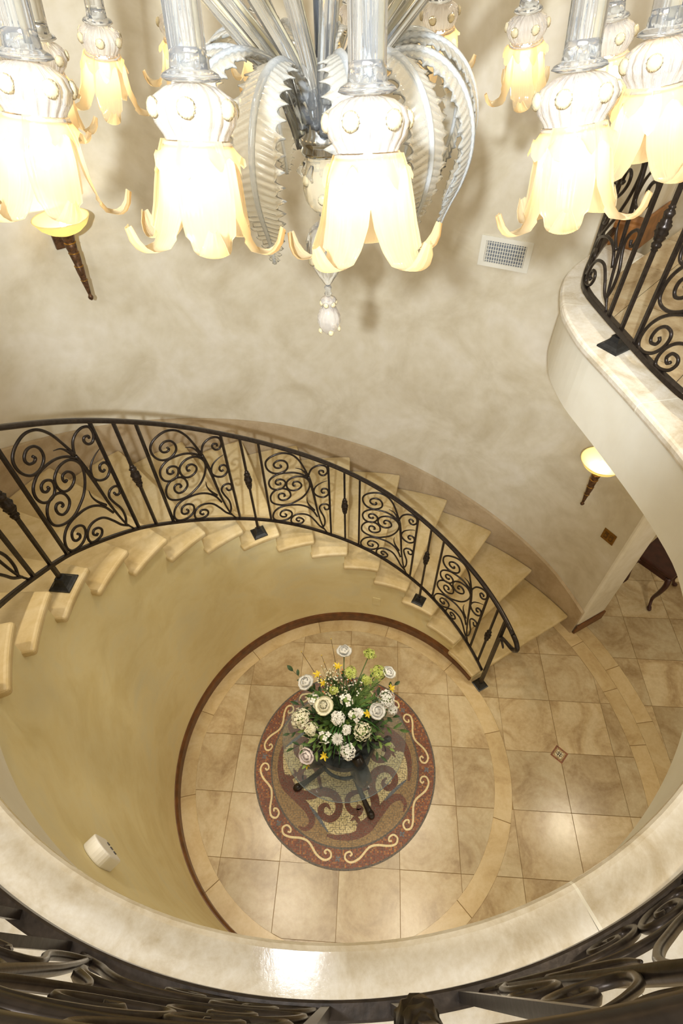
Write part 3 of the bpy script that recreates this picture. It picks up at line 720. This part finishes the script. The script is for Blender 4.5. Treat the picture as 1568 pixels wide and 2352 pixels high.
# arm and its crystal socket (built pointing along +x)
ap=[(.045,4.34),(.062,4.39),(.088,4.44),(.19,4.55),(.31,4.68),(.43,4.775),(.52,4.80),(.562,4.765),(.575,4.68),(.588,4.59),(.598,4.515)]
AP=[(q[0],0,q[1]-4.505) for q in crom(ap,5)]
arm_mesh=MB().tube(AP,[.0135+.0055*min(1,max(0,(i-25)/15)) for i in range(len(AP))],24,rib=.09,ribk=8).mesh('arm',True); arm_mesh.materials.append(MAT['crystal'])
col_mesh=MB().lathe([(.012,.03),(.021,.022),(.022,.012),(.030,.008),(.033,.004),(.026,.001),(.012,.0)],24).mesh('socket_collar',True); col_mesh.materials.append(MAT['crystal'])
gold_mesh=MB().tube([(x,.0,z) for x,y,z in AP],.0035,6).mesh('gold_thread',True); gold_mesh.materials.append(MAT['goldglass'])
tul=[(-125.2,4.532,20),(-102.7,4.524,8),(-84.2,4.512,-36),(-57.7,4.514,6),(-38.2,4.527,-30),(-14,4.505,10),(11.4,4.491,40),(36.7,4.481,0),(60.2,4.488,-36),(82,4.48,12),(105.6,4.47,30),(127,4.482,-20),(148.1,4.480,10),(166,4.476,44),(-171,4.50,-10),(-148,4.52,25)]
for a,z,ro in tul:
    dz=z-4.505
    arm=put('arm',arm_mesh,None,ch,loc=(0,0,4.505+dz),rot=(0,0,R_(a)))
    put('socket_collar',col_mesh,None,arm,loc=(.60,0,0),rot=(0,R_(-10),0)); put('gold_thread',gold_mesh,None,arm,loc=(0,.012,.006))
    # azimuth of the camera seen from the tulip, so that petals face as in the photo
    p=Vector(chp(.60,a,z)); cd_=math.degrees(math.atan2(CAM.y-p.y,CAM.x-p.x))
    sh=put('tulip_shade',tb,None,ch); sh.matrix_local=Matrix.Translation(p)@Matrix.Rotation(R_(a),4,'Z')@Matrix.Rotation(R_(-13),4,'Y')@Matrix.Rotation(R_(cd_-a),4,'Z')@Matrix.Diagonal((1,1,.92,1))
    put('neck_ring',tr_,None,sh); put('ruffle',tsk,None,sh,rot=(0,0,random.uniform(0,3)))
    put('bulb',tbulb,None,sh)
    L_=light('POINT','bulb_light',(0,0,-.09),3.3,(1,.94,.84),.012); L_.parent=sh
    for k in range(5): put('petal',tpet,None,sh,rot=(R_(random.uniform(-3,3)),R_(random.uniform(-3,3)),R_(ro+72*k+random.uniform(-5,5))),scale=(random.uniform(.94,1.06),random.uniform(.95,1.05),random.uniform(.95,1.04)))
    for k in range(6):
        q=R_(26+60*k+(ro*3)%60); put('prunt',tpr,None,sh,loc=(.0465*math.cos(q),.0465*math.sin(q),-.025),rot=(0,0,q))
# leaves
lp=[(.05,4.40),(.10,4.452),(.165,4.482),(.225,4.478),(.275,4.445),(.305,4.395),(.313,4.34),(.303,4.288),(.285,4.245),(.272,4.21),(.268,4.185)]
LP=crom(lp,6); nL=len(LP)
def leaf_mesh():
    rows=[]; nr=nL*4; 
    for i in range(nr):
        f=i/(nr-1); x=np.interp(f*(nL-1),range(nL),[q[0] for q in LP]); z=np.interp(f*(nL-1),range(nL),[q[1] for q in LP])
        wbase=interp(f,[(0,.010),(.15,.018),(.3,.036),(.5,.048),(.65,.044),(.8,.028),(.92,.012),(1,.004)])
        i2=min(nr-1,i+1); f2=i2/(nr-1); x2=np.interp(f2*(nL-1),range(nL),[q[0] for q in LP])-np.interp(max(0,f2-.02)*(nL-1),range(nL),[q[0] for q in LP]); z2=np.interp(f2*(nL-1),range(nL),[q[1] for q in LP])-np.interp(max(0,f2-.02)*(nL-1),range(nL),[q[1] for q in LP])
        L=math.hypot(x2,z2) or 1; nx_,nz_=-z2/L,x2/L     # outward normal
        tooth=(i%11)/10.0; tw=wbase*.86+((.017*max(0,1-abs(2*tooth-1)*1.5)+.002)*min(1,(1.15-f)*2) if f>.22 else 0)
        row=[]
        for s in np.linspace(-1,1,15):
            half=wbase*.9 if abs(s)<1 else max(tw,wbase*.86)
            y=s*half; d=-.20*half*abs(s)**1.5+.0013*math.cos(i*2*math.pi/5.5-abs(s)*7)*min(1,abs(s)*3)
            row.append((x+nx_*d,y,z+nz_*d))
        rows.append(row)
    return MB().grid(rows)
lm=leaf_mesh().mesh('leaf',True); lm.materials.append(MAT['leafglass'])
rm=MB().tube([(q[0],0,q[1]) for q in LP],[.0095-.006*i/(nL-1) for i in range(nL)],8).mesh('midrib',True); rm.materials.append(MAT['ribglass'])
for a in(-140,-112,-78,-52,-24,-2,20,46,80,112,150,182):
    o=put('leaf',lm,None,ch,loc=(0,0,random.uniform(-.008,.008)),rot=(0,0,R_(a)),scale=(1,random.uniform(.92,1.08),1)); solidify(o,.003)
    put('midrib',rm,None,o)
# upper small leaves curling over the arms
# centre column
part('hub_cup',MB().lathe([(.01,4.30),(.046,4.302),(.05,4.31),(.047,4.318),(.052,4.325),(.052,4.336),(.046,4.342),(.044,4.36),(.03,4.40),(.02,4.46)],30),MAT['chrome'],ch,True)
jar=part('jar',MB().lathe([(.012,4.186),(.028,4.192),(.042,4.21),(.047,4.235),(.043,4.262),(.037,4.283),(.040,4.298),(.044,4.302)],40,rib=.03,ribk=16),MAT['amber'],ch,True)
for k in range(6):
    q=R_(-95+60*k); put('prunt',tpr,None,jar,loc=(.044*math.cos(q),.044*math.sin(q),4.225+.03*(k%2)),rot=(0,0,q),scale=1.1)
for k in range(8):
    m=MB(); q=R_(-80+45*k); c=(.043*math.cos(q),.043*math.sin(q),4.272); m.tube([(c[0],c[1],c[2]+.016),(c[0]*1.3,c[1]*1.3,c[2]),(c[0]*1.05,c[1]*1.05,c[2]-.014)],[.004,.006,.003],7)
    part('jar_loop',m,MAT['crystal'],jar,True)
part('joint',MB().lathe([(.006,4.165),(.014,4.168),(.010,4.174),(.015,4.18),(.010,4.188),(.008,4.192)],20),MAT['crystal'],ch,True)
drop=part('drop',MB().lathe([(.004,4.012),(.010,4.02),(.026,4.045),(.042,4.075),(.050,4.10),(.0495,4.12),(.040,4.145),(.024,4.162),(.010,4.168)],44,rib=.03,ribk=14,twist=.12),MAT['crystal'],ch,True)
for k in range(5):
    q=R_(-140+72*k); put('prunt',tpr,None,drop,loc=(.046*math.cos(q),.046*math.sin(q),4.088),rot=(0,0,q),scale=1.15)
part('joint',MB().lathe([(.005,3.985),(.010,3.992),(.007,4.0),(.010,4.008),(.005,4.016)],16),MAT['crystal'],ch,True)
fin=part('finial',MB().lathe([(.003,3.879),(.010,3.882),(.021,3.892),(.029,3.912),(.029,3.932),(.022,3.95),(.014,3.96),(.016,3.968),(.021,3.974),(.017,3.98),(.006,3.985)],40,rib=.05,ribk=12),MAT['bulbglass'],ch,True)
for k in range(6): q=R_(60*k+10); put('prunt',tpr,None,fin,loc=(.019*math.cos(q),.019*math.sin(q),3.968),rot=(0,0,q),scale=.7)
for k in range(5):
    q=R_(72*k-80); put('prunt',tpr,None,fin,loc=(.027*math.cos(q),.027*math.sin(q),3.895),rot=(0,0,q),scale=.72)
# suspension above the frame
part('suspension_rod',MB().tube([(0,0,4.40),(0,0,6.4)],.010,10),MAT['crystal'],ch,True)

# ------------------------------------------------------------------ glass table, urn and flowers
tb_=thing('centre_table','round glass top table on dark carved legs over the medallion','table',(0,-.02,0))
MAT['tglass']=shell_glass('table_glass',(.95,.98,.98),s2l(150,162,168),.96,.1,.02,None,1.0)
part('glass_top',MB().lathe([(.001,.738),(.434,.738),(.44,.742),(.44,.748),(.434,.752),(.001,.752)],72,capends=False),MAT['tglass'],tb_,True).data.polygons.foreach_set('use_smooth',[False]*(72*5))
lg=[(.17,.735),(.235,.70),(.285,.62),(.275,.52),(.21,.42),(.165,.32),(.175,.22),(.25,.12),(.34,.05),(.40,.022)]
LG=[(q[0],0,q[1]) for q in crom(lg,4)]
leg=MB().tube(LG,[.046+.014*math.sin(i/len(LG)*6.3)-.016*(i/len(LG)) for i in range(len(LG))],10,rib=.08,ribk=4).mesh('leg',True); leg.materials.append(MAT['mahogany'] if False else simple('ebonised_wood',s2l(34,26,22),.3,0,.3,20))
orn=MB().lathe([(.038,.58),(.046,.60),(.038,.62),(.047,.645),(.036,.665)],14,(.282,0,0),rib=.12,ribk=5).mesh('gilt_knee',True); orn.materials.append(MAT['brass'])
toe=MB().sphere((.41,0,.028),.030,12,8,(1.3,1,.93)).mesh('toe',True); toe.materials.append(leg.materials[0])
for a in(-62,-157,28,118):
    l_=put('leg',leg,None,tb_,rot=(0,0,R_(a))); put('gilt_knee',orn,None,l_); put('toe',toe,None,l_)
part('apron_ring',MB().lathe([(.14,.66),(.22,.655),(.235,.685),(.22,.72),(.225,.735),(.14,.735)],48,capends=False),leg.materials[0],tb_,True)
part('stretcher_ring',MB().tube([pz(.19,a,.36) for a in range(0,361,10)],.014,8),leg.materials[0],tb_,True)
VC=(0.0,.0)
urn=thing('flower_urn','dark grey stone urn holding the bouquet on the glass table','urn',(0,-.02,.7535)); urn.scale=(1.2,1.2,1)
us=simple('dark_stone',s2l(54,55,50),.5,0,.4,40)
part('bowl',MB().lathe([(.075,0),(.08,.012),(.055,.03),(.05,.045),(.09,.07),(.135,.11),(.15,.15),(.158,.165),(.15,.172),(.135,.15),(.02,.10)],40,capends=False),us,urn,True)
part('rim',MB().lathe([(.148,.164),(.160,.166),(.163,.174),(.155,.18),(.147,.174)],40),us,urn,True)
for s in(-1,1):
    part('handle',MB().tube([Vector(p) for p in crom([(s*.13,0,.10),(s*.19,0,.09),(s*.215,0,.13),(s*.19,0,.165),(s*.15,0,.16)],5)],.009,8),MAT['iron'],urn,True,rot=(0,0,R_(-20)))

fo=thing('floral_foam','dark green mound of moss under the blooms in the urn','moss',(0,0,.90))
part('mound',MB().sphere((0,.01,.0),.15,24,12,(1.1,1.1,1.05),.03),simple('moss',s2l(38,52,26),.9,0,.5,60),fo,True)
part('moss_collar',MB().tube([pz(.148,a,.022) for a in range(0,361,15)],.014,7),simple('moss_light',s2l(60,76,36),.9,0,.5,80),fo,True)
# flower materials
def petalmat(name,c1,c2):
    m,nt,b=newmat(name); co=coords(nt,1.); n=N(nt,'ShaderNodeTexNoise',Scale=40.,Detail=3.); nt.links.new(co,n.inputs[0])
    r=ramp(nt,[(.3,c1),(.7,c2)],n.outputs[0]); nt.links.new(r.outputs[0],b.inputs['Base Color']); b.inputs['Roughness'].default_value=.6
    b.inputs['Subsurface Weight'].default_value=.0; return m
MF={'white':petalmat('white_petal',s2l(240,238,232),s2l(250,250,248)),'cream':petalmat('cream_petal',s2l(232,228,196),s2l(248,244,226)),'pink':petalmat('blush_petal',s2l(228,214,212),s2l(244,236,236)),
'lime':petalmat('lime_floret',s2l(176,190,84),s2l(206,214,128)),'yellow':petalmat('yellow_petal',s2l(214,180,30),s2l(238,212,60)),'green':petalmat('leaf_green',s2l(52,82,34),s2l(86,116,54)),
'dgreen':petalmat('dark_leaf',s2l(34,56,28),s2l(58,84,44)),'lgreen':petalmat('light_leaf',s2l(110,140,64),s2l(140,164,88)),'brown':petalmat('twig',s2l(80,58,30),s2l(110,84,44)),'orange':petalmat('orange_bud',s2l(210,110,60),s2l(226,140,80)),'grass':petalmat('grass_blade',s2l(40,92,36),s2l(70,124,52))}
BASE=Vector((0,0,.90))
def stem_pts(p,sag=.0):
    p=Vector(p); d=p-BASE; mid=BASE+d*.5+Vector((-d.x*.12,-d.y*.12,.05)); return [BASE+Vector((d.x*.12,d.y*.12,0)),mid,p]
def stem(parent,p,r=.003,mat='green'):
    P=[Vector(q)-Vector(parent.location) for q in crom([tuple(q) for q in stem_pts(p)],5)]
    return part('stem',MB().tube(P,r,6),MF[mat],parent,True)
def axis_rot(p):
    d=(Vector(p)-BASE); d.normalize(); d=(d*.55+Vector((0,-.25,.85))*.5).normalized(); return d.to_track_quat('Z','Y')
def petal_cup(Lh,W,cup,curl=0,nu=7,nv=7):
    rows=[]
    for i in range(nv):
        v_=i/(nv-1); row=[]
        hw=W*math.sin(math.pi*min(.97,(.12+.80*v_)))**.7
        out=cup*math.sin(v_*2.35)*1.25+curl*v_**3
        for j in range(nu):
            s=2*j/(nu-1)-1; row.append((out-.35*hw*s*s*(1-.4*v_)+.0008*math.sin(7*s+5*v_),hw*s,Lh*v_-.10*Lh*s*s*v_))
        rows.append(row)
    return MB().grid(rows)
pm_in=petal_cup(.030,.016,.010).mesh('petal',True); pm_mid=petal_cup(.031,.020,.018,.002).mesh('petal',True); pm_out=petal_cup(.028,.023,.025,.010).mesh('petal',True)
def rose(p,label,s=1.,mat='white',kind='white_rose',opn=1.,group=None):
    t=thing(kind,label,'flower',p,group=group); q=axis_rot(p)
    e=put('bloom',MB().lathe([(.003,-.012),(.009,-.006),(.012,.0),(.006,.006)],10).mesh('calyx',True),MF['green'],t); e.name='calyx'; e.rotation_mode='QUATERNION'; e.rotation_quaternion=q; e.scale=(s,)*3
    for mset,n,off,tl in((pm_in,4,0,-.28),(pm_in,5,33,-.10),(pm_mid,6,20,.02*opn),(pm_out,7,50,.22*opn)):
        for k in range(n):
            m_=mset
            key=(m_.name,mat)
            if key not in PCACHE:
                c=m_.copy(); c.materials.clear(); c.materials.append(MF[mat]); PCACHE[key]=c
            o=put('petal',PCACHE[key],None,t); o.rotation_mode='QUATERNION'
            from mathutils import Quaternion
            o.rotation_quaternion=q@Quaternion((0,0,1),R_(off+360/n*k+random.uniform(-6,6)))@Quaternion((0,1,0),tl); o.scale=(s*random.uniform(.95,1.06),)*3
    stem(t,p,.0035); return t
PCACHE={}
from mathutils import Quaternion
def cluster(p,label,R=.04,n=42,mat='white',kind='hydrangea',fl=.011,five=False,flat=.8,centre=None,group=None):
    R*=1.2; fl*=1.25; n=int(n*1.2) if n>12 else n; t=thing(kind,label,'flower',p,group=group); q=axis_rot(p); m=MB(); cm=MB()
    for i in range(n):
        z=1-(i+.5)/n*1.35; a=i*2.39996; rr=math.sqrt(max(0,1-z*z)); d=Vector((rr*math.cos(a),rr*math.sin(a),z)); c=d*R*random.uniform(.70,1.16); c.z*=flat; d=(d+Vector((random.uniform(-.5,.5),random.uniform(-.5,.5),random.uniform(-.3,.5)))).normalized()
        u=d.orthogonal().normalized(); v_=d.cross(u); k=5 if five else 4; ph=random.random()*6
        for j in range(k):
            b=ph+2*math.pi*j/k; e=(u*math.cos(b)+v_*math.sin(b)); f=(-u*math.sin(b)+v_*math.cos(b)); 
            P=[c,c+e*fl*.55+f*fl*.42+d*.002,c+e*fl+d*.0015,c+e*fl*.55-f*fl*.42+d*.002]
            b0=len(m.v); m.v+=[tuple(q@x) for x in P]; m.f.append((b0,b0+1,b0+2,b0+3))
        if centre: cm.sphere(tuple(q@(c+d*.002)),.002,5,3)
    f=part('florets',m,MF[mat],t); solidify(f,.0008)
    core=part('core',MB().sphere((0,0,0),R*.58,12,8,(1,1,flat)),MF['lgreen'],t,True); core.rotation_mode='QUATERNION'; core.rotation_quaternion=q
    if centre: part('eyes',cm,MF[centre],t)
    stem(t,p,.0035); return t
def mum(p,label,R=.042,mat='white'):
    t=thing('chrysanthemum',label,'flower',p); q=axis_rot(p); m=MB()
    for ringi,(n,el,L) in enumerate(((9,78,.6),(13,58,.8),(17,36,.95),(19,14,1.0),(15,-8,.95))):
        for k in range(n):
            a=R_(360*k/n+ringi*13+random.uniform(-6,6)); e=R_(el+random.uniform(-7,7)); d=Vector((math.cos(a)*math.cos(e),math.sin(a)*math.cos(e),math.sin(e))); sd=Vector((-math.sin(a),math.cos(a),0)); w_=.0042
            P=[d*.006-sd*w_*.5,d*.006+sd*w_*.5,d*R*L*.6+sd*w_,d*R*L+Vector((0,0,.004)),d*R*L*.6-sd*w_]
            b0=len(m.v); m.v+=[tuple(q@x) for x in P]; m.f.append((b0,b0+1,b0+2,b0+3,b0+4))
    f=part('petals',m,MF[mat],t); solidify(f,.0012); part('disc',MB().sphere((0,0,0),.012,10,6),MF['lgreen'],t,True); stem(t,p,.0035); return t
leafsm=[]
def leafm(L,W):
    rows=[]
    for i in range(7):
        v_=i/6; hw=W*math.sin(math.pi*(v_*.94+.03))**.8
        rows.append([(L*v_,hw*s,.10*L*math.sin(v_*2.4)+.25*hw*abs(s)) for s in(-1,-.5,0,.5,1)])
    return MB().grid(rows)
LM={k:leafm(*v).mesh('leaf',True) for k,v in {'a':(.055,.014),'b':(.045,.009),'c':(.07,.011)}.items()}
LMC={}
def lmesh(k,mat):
    if (k,mat) not in LMC:
        c=LM[k].copy(); c.materials.append(MF[mat]); LMC[(k,mat)]=c
    return LMC[(k,mat)]
def sprig(p,label,n=7,mk='a',mat='green',sc=1.,start=.45,group=None,name='leaf_sprig'):
    t=thing(name,label,'foliage',BASE,group=group); P=[Vector(q)-BASE for q in crom([tuple(q) for q in stem_pts(p)],6)]
    part('stem',MB().tube(P,[.003*(1-.6*i/(len(P)-1)) for i in range(len(P))],5),MF[mat],t,True)
    for k in range(n):
        f=start+(1-start)*k/(n-1); i=min(len(P)-2,int(f*(len(P)-1))); T=(P[i+1]-P[i]).normalized(); side=T.cross(Vector((0,0,1))).normalized()*(1 if k%2 else -1)
        d=(T*.75+side*(.75 if k<n-1 else 0)+Vector((0,0,.12))).normalized(); o=put('leaf',lmesh(mk,mat),None,t,loc=P[i] if k<n-1 else P[-1]); o.rotation_mode='QUATERNION'
        o.rotation_quaternion=d.to_track_quat('X','Z')@Quaternion((1,0,0),random.uniform(-.5,.5)); o.scale=(sc*random.uniform(.85,1.15),)*3
    return t
rose((.013,.373,1.22),'white rose at the top of the bouquet, farthest from the gallery',1.45)
rose((-.242,.179,1.17),'large open white rose at the upper left of the bouquet',1.5)
rose((.309,.236,1.17),'white rose leaning out at the upper right of the bouquet',1.3,opn=.6)
rose((-.119,-.017,1.27),'big cream open rose at the bouquet centre left',1.55,'cream','cream_rose',1.3)
rose((.211,-.038,1.22),'plump cream white rose at the right of the bouquet centre',1.45,'white','cream_rose',.5)
rose((-.232,-.234,1.02),'blush white tulip drooping at the lower left of the bouquet',1.5,'pink','tulip_flower',.2)
mum((-.039,-.191,1.18),'spiky white chrysanthemum at the lower middle of the bouquet')
cluster((.02,-.235,1.08),'white hydrangea head low at the front of the bouquet',.040,44,'white')
cluster((.292,.067,1.16),'white lilac head at the right edge of the bouquet',.045,52,'white','lilac_head',.010,flat=1.0)
cluster((-.28,-.047,1.15),'pale green white hydrangea at the left edge of the bouquet',.048,52,'cream')
cluster((.12,-.149,1.18),'cream yarrow cluster in the lower right of the bouquet',.045,60,'cream','yarrow_head',.008,flat=.5)
cluster((-.036,-.085,1.24),'ruffled white hydrangea head in the middle of the bouquet',.034,30,'white',fl=.013)
cluster((-.16,.03,1.19),'cream white phlox cluster left of the big cream rose',.030,26,'white','phlox_head',.012)
cluster((-.21,-.11,1.13),'cream phlox cluster below the left hydrangea',.030,24,'cream','phlox_head',.012)
cluster((.10,-.05,1.23),'small white phlox cluster right of the bouquet centre',.024,18,'white','phlox_head',.013)
cluster((.02,-.14,1.19),'small white phlox cluster above the chrysanthemum',.024,18,'white','phlox_head',.012)
cluster((.33,.02,1.10),'small white phlox cluster beneath the white lilac',.026,20,'white','phlox_head',.011)
cluster((-.06,.09,1.26),'small green white phlox cluster among the berries',.022,18,'lime','phlox_head',.010)
cluster((.16,.17,1.22),'pale green phlox cluster in front of the fern',.026,20,'lime','phlox_head',.011)
cluster((.19,.369,1.2),'lime green hydrangea on a bare stem at the upper right',.032,34,'lime')
cluster((.054,.201,1.28),'lime green hydrangea head behind the berries',.034,36,'lime')
cluster((.242,.233,1.2),'pale lime lilac head beside the upper right rose',.040,44,'lime','lilac_head')
for p,lb in(((.066,-.077,1.27),'white dogwood blossom near the bouquet centre, right of the cream rose'),((.021,.011,1.30),'white dogwood blossom just behind the bouquet centre'),((-.194,.061,1.2),'white dogwood blossom spray left of the cream rose'),((-.129,-.165,1.14),'white dogwood blossom above the drooping tulip')):
    cluster(p,lb,.030,7,'white','dogwood_blossom',.017,flat=.5,centre='yellow')
def berries(p,label,n,R,mat,r=.006):
    t=thing('berry_spray',label,'berries',p); m=MB(); sm=MB()
    for i in range(n):
        d=Vector((random.uniform(-1,1),random.uniform(-1,1),random.uniform(-.3,.8)))*R; m.sphere(tuple(d),r*random.uniform(.8,1.2),8,5); sm.tube([(0,0,-.08),tuple(d*.6+Vector((0,0,-.03))),tuple(d)],.0012,4)
    part('berries',m,MF[mat],t,True)['kind']='stuff'; part('twigs',sm,MF['green'],t); stem(t,p,.003); return t
berries((-.034,.132,1.25),'spray of white berries behind the bouquet centre',34,.085,'cream')
berries((-.10,.20,1.23),'spray of small white berries at the upper left',22,.07,'cream',.0055)
berries((.07,.10,1.24),'spray of white berries right of the bouquet centre',20,.06,'white',.0055)
berries((-.08,.15,1.26),'few orange buds among the white berries',9,.08,'orange',.005)
berries((.03,.19,1.25),'orange buds beside the lime hydrangea',6,.05,'orange',.005)
def yellow(p,label):
    t=thing('yellow_blossom',label,'flower',p); m=MB(); q=axis_rot(p)
    for k in range(6):
        o=put('petal',lmesh('b','yellow'),None,t); o.rotation_mode='QUATERNION'; o.rotation_quaternion=q@Quaternion((0,0,1),R_(60*k+random.uniform(-10,10)))@Quaternion((0,1,0),-.35); o.scale=(random.uniform(.6,.9),)*3
    stem(t,p,.0025); return t
for p,lb in(((.154,-.054,1.22),'yellow lily left of the plump cream rose'),((-.127,-.241,1.02),'yellow bud hanging at the lower left'),((-.167,.226,1.2),'yellow blossom beside the upper left rose'),((-.13,.16,1.21),'yellow blossom under the berry spray'),((-.03,.26,1.24),'yellow blossom below the top rose'),((.33,.16,1.1),'yellow blossom at the far right edge'),((-.24,-.27,.96),'yellow green bracts under the drooping tulip')): yellow(p,lb)
sprig((-.345,.285,1.14),'leafy sprig sticking out past the upper left rose',7,'a','dgreen',.9,.6)
sprig((-.36,-.10,1.02),'dark leafy sprig hanging over the left table edge',10,'b','dgreen',1.1,.4)
sprig((-.33,-.18,.98),'dark leafy sprig at the lower left of the bouquet',9,'b','dgreen',1.1,.4)
sprig((.37,-.10,1.05),'willowy green sprig at the lower right of the bouquet',10,'c','green',.9,.4)
sprig((.30,-.20,1.0),'feathery green sprig trailing at the lower right',10,'b','lgreen',1.,.35)
sprig((-.30,.08,1.06),'dark leafy sprig beneath the upper left rose',9,'c','dgreen',.9,.4)
sprig((-.24,-.20,1.03),'willowy green sprig behind the drooping tulip',9,'c','green',.9,.4)
sprig((.33,-.02,1.06),'dark leafy sprig right of the plump cream rose',9,'a','dgreen',.9,.4)
sprig((.24,-.24,.98),'willowy dark sprig low on the right of the grass',9,'c','dgreen',.9,.4)
sprig((.36,.20,1.07),'dark leafy sprig under the upper right rose',8,'a','dgreen',.9,.5)
FG='green filler sprigs inside the bouquet'
k=0
spots=[(-.15,.10),(-.05,.05),(.08,.03),(.16,.10),(.22,.02),(.10,.18),(-.10,-.08),(.02,-.12),(.16,-.10),(-.20,.00),(.0,.24),(-.18,-.14),(.09,-.19),(.24,-.08),(-.08,-.22),(.20,.20),(-.22,.10),(.04,-.02),(.13,.25),(-.14,.22),(.26,.13),(-.05,.16),(.05,.12),(-.25,-.08),(.0,-.16),(.18,-.18)]
spots+=[(random.uniform(-.28,.28),random.uniform(-.26,.30)) for _ in range(22)]
for x,y in spots:
    z=1.17-1.6*(x*x+(y-.02)**2)+random.uniform(-.03,.03)
    cl=('mid green','dark green','fresh green','pale green')[k%4]; shp=('broad','small narrow','long pointed')[k%3]; dr=math.degrees(math.atan2(y,x))%360
    plc='the middle' if math.hypot(x,y)<.09 else ('the right side','the back right','the back','the back left','the left side','the front left','the front','the front right')[int((dr+22.5)//45)%8]
    sprig((x,y,z),cl+' filler sprig with '+shp+' leaves at '+plc+' of the bouquet',11,'abc'[k%3],('green','dgreen','green','lgreen')[k%4],.95,.25,FG); k+=1
def fern(p,label):
    t=thing('fern_frond',label,'foliage',BASE); P=[Vector(q)-BASE for q in crom([tuple(q) for q in stem_pts(p)],8)]; m=MB()
    for i in range(5,len(P)-1):
        T=(P[i+1]-P[i]).normalized(); sd=T.cross(Vector((0,0,1))).normalized(); 
        for s in(-1,1):
            for q in range(2):
                b=P[i].lerp(P[i+1],q*.5); L=.055*(1-.6*i/len(P)); tip=b+(sd*s*.8+T*.6+Vector((0,0,random.uniform(-.2,.3))))*L; m.tube([b,b.lerp(tip,.5)+Vector((0,0,.004)),tip],[.0014,.0012,.0005],4)
    part('fronds',m,MF['lgreen'],t); part('stem',MB().tube(P,.002,5),MF['green'],t)
for p,lb in(((.183,.134,1.24),'fine fern frond behind the lime lilac'),((.24,.17,1.2),'fine fern frond on the right of the bouquet'),((.15,.22,1.22),'fine fern frond near the bare lime stem'),((.27,-.12,1.05),'fine fern frond trailing at the lower right edge'),((.21,.06,1.22),'fine fern frond above the white lilac')): fern(p,lb)
def twig(p,label):
    t=thing('bare_twig',label,'twig',BASE); d=Vector(p)-BASE; part('stem',MB().tube([d*.2,d*.6+Vector((.008,0,.01)),d],[.003,.0025,.0015],5),MF['brown'],t); part('buds',MB().sphere(tuple(d),.004,6,4).sphere(tuple(d*.9+Vector((.004,0,0))),.0035,6,4),MF['yellow'],t)
for p,lb in(((-.282,.374,1.25),'bare twig reaching out at the upper left'),((-.075,.442,1.3),'tall bare twig beside the top rose'),((-.14,.32,1.3),'short bare twig above the yellow blossom')): twig(p,lb)
gt=thing('grass_blades','fan of long green grass blades at the front of the bouquet','foliage',BASE)
for k in range(12):
    a=R_(-100+12*k-10 if k>5 else -120+8*k); L=random.uniform(.26,.33); d=Vector((math.cos(a),math.sin(a),0)); sd=Vector((-d.y,d.x,0)); rows=[]
    for i in range(7):
        v_=i/6; c=d*L*v_*.95+Vector((0,0,.14+.16*math.sin(v_*2.6)-.06*v_)); hw=.005*(1-v_**2)+.0006; rows.append([c-sd*hw,c+Vector((0,0,-.002)),c+sd*hw])
    o=part('blade',MB().grid(rows),MF['grass'],gt,True); solidify(o,.0008)

# ------------------------------------------------------------------ dark stool in the room beyond
sb=thing('dark_stool','dark red wooden stool with cabriole legs beyond the wall end','stool',(3.12,1.66,0),R_(-53.5))
# local x along the near edge, y to the back
def leg_s(x,y,sx,sy):
    P=[(x,y,.43),(x+sx*.02,y+sy*.02,.36),(x+sx*.012,y+sy*.012,.24),(x-sx*.006,y-sy*.006,.12),(x+sx*.012,y+sy*.012,.05),(x+sx*.03,y+sy*.03,.015)]
    o=part('leg',MB().tube([Vector(q) for q in crom(P,4)],[.030-.016*min(1,i/14)+(.007 if i>17 else 0) for i in range(21)],9),MAT['mahogany'],sb,True); part('toe',MB().sphere((x+sx*.036,y+sy*.036,.018),.019,10,6),MAT['mahogany'],o,True)
for sx in(-1,1):
    for sy in(-1,1): leg_s(sx*.15,sy*.20,sx,sy)
bevel(part('apron',MB().box((0,0,.415),(.33,.43,.07)),MAT['mahogany'],sb),.01)
sb.scale=(1,1,1.13)
bevel(part('seat',MB().box((0,0,.465),(.36,.46,.035)),MAT['mahogany'],sb),.012,3)
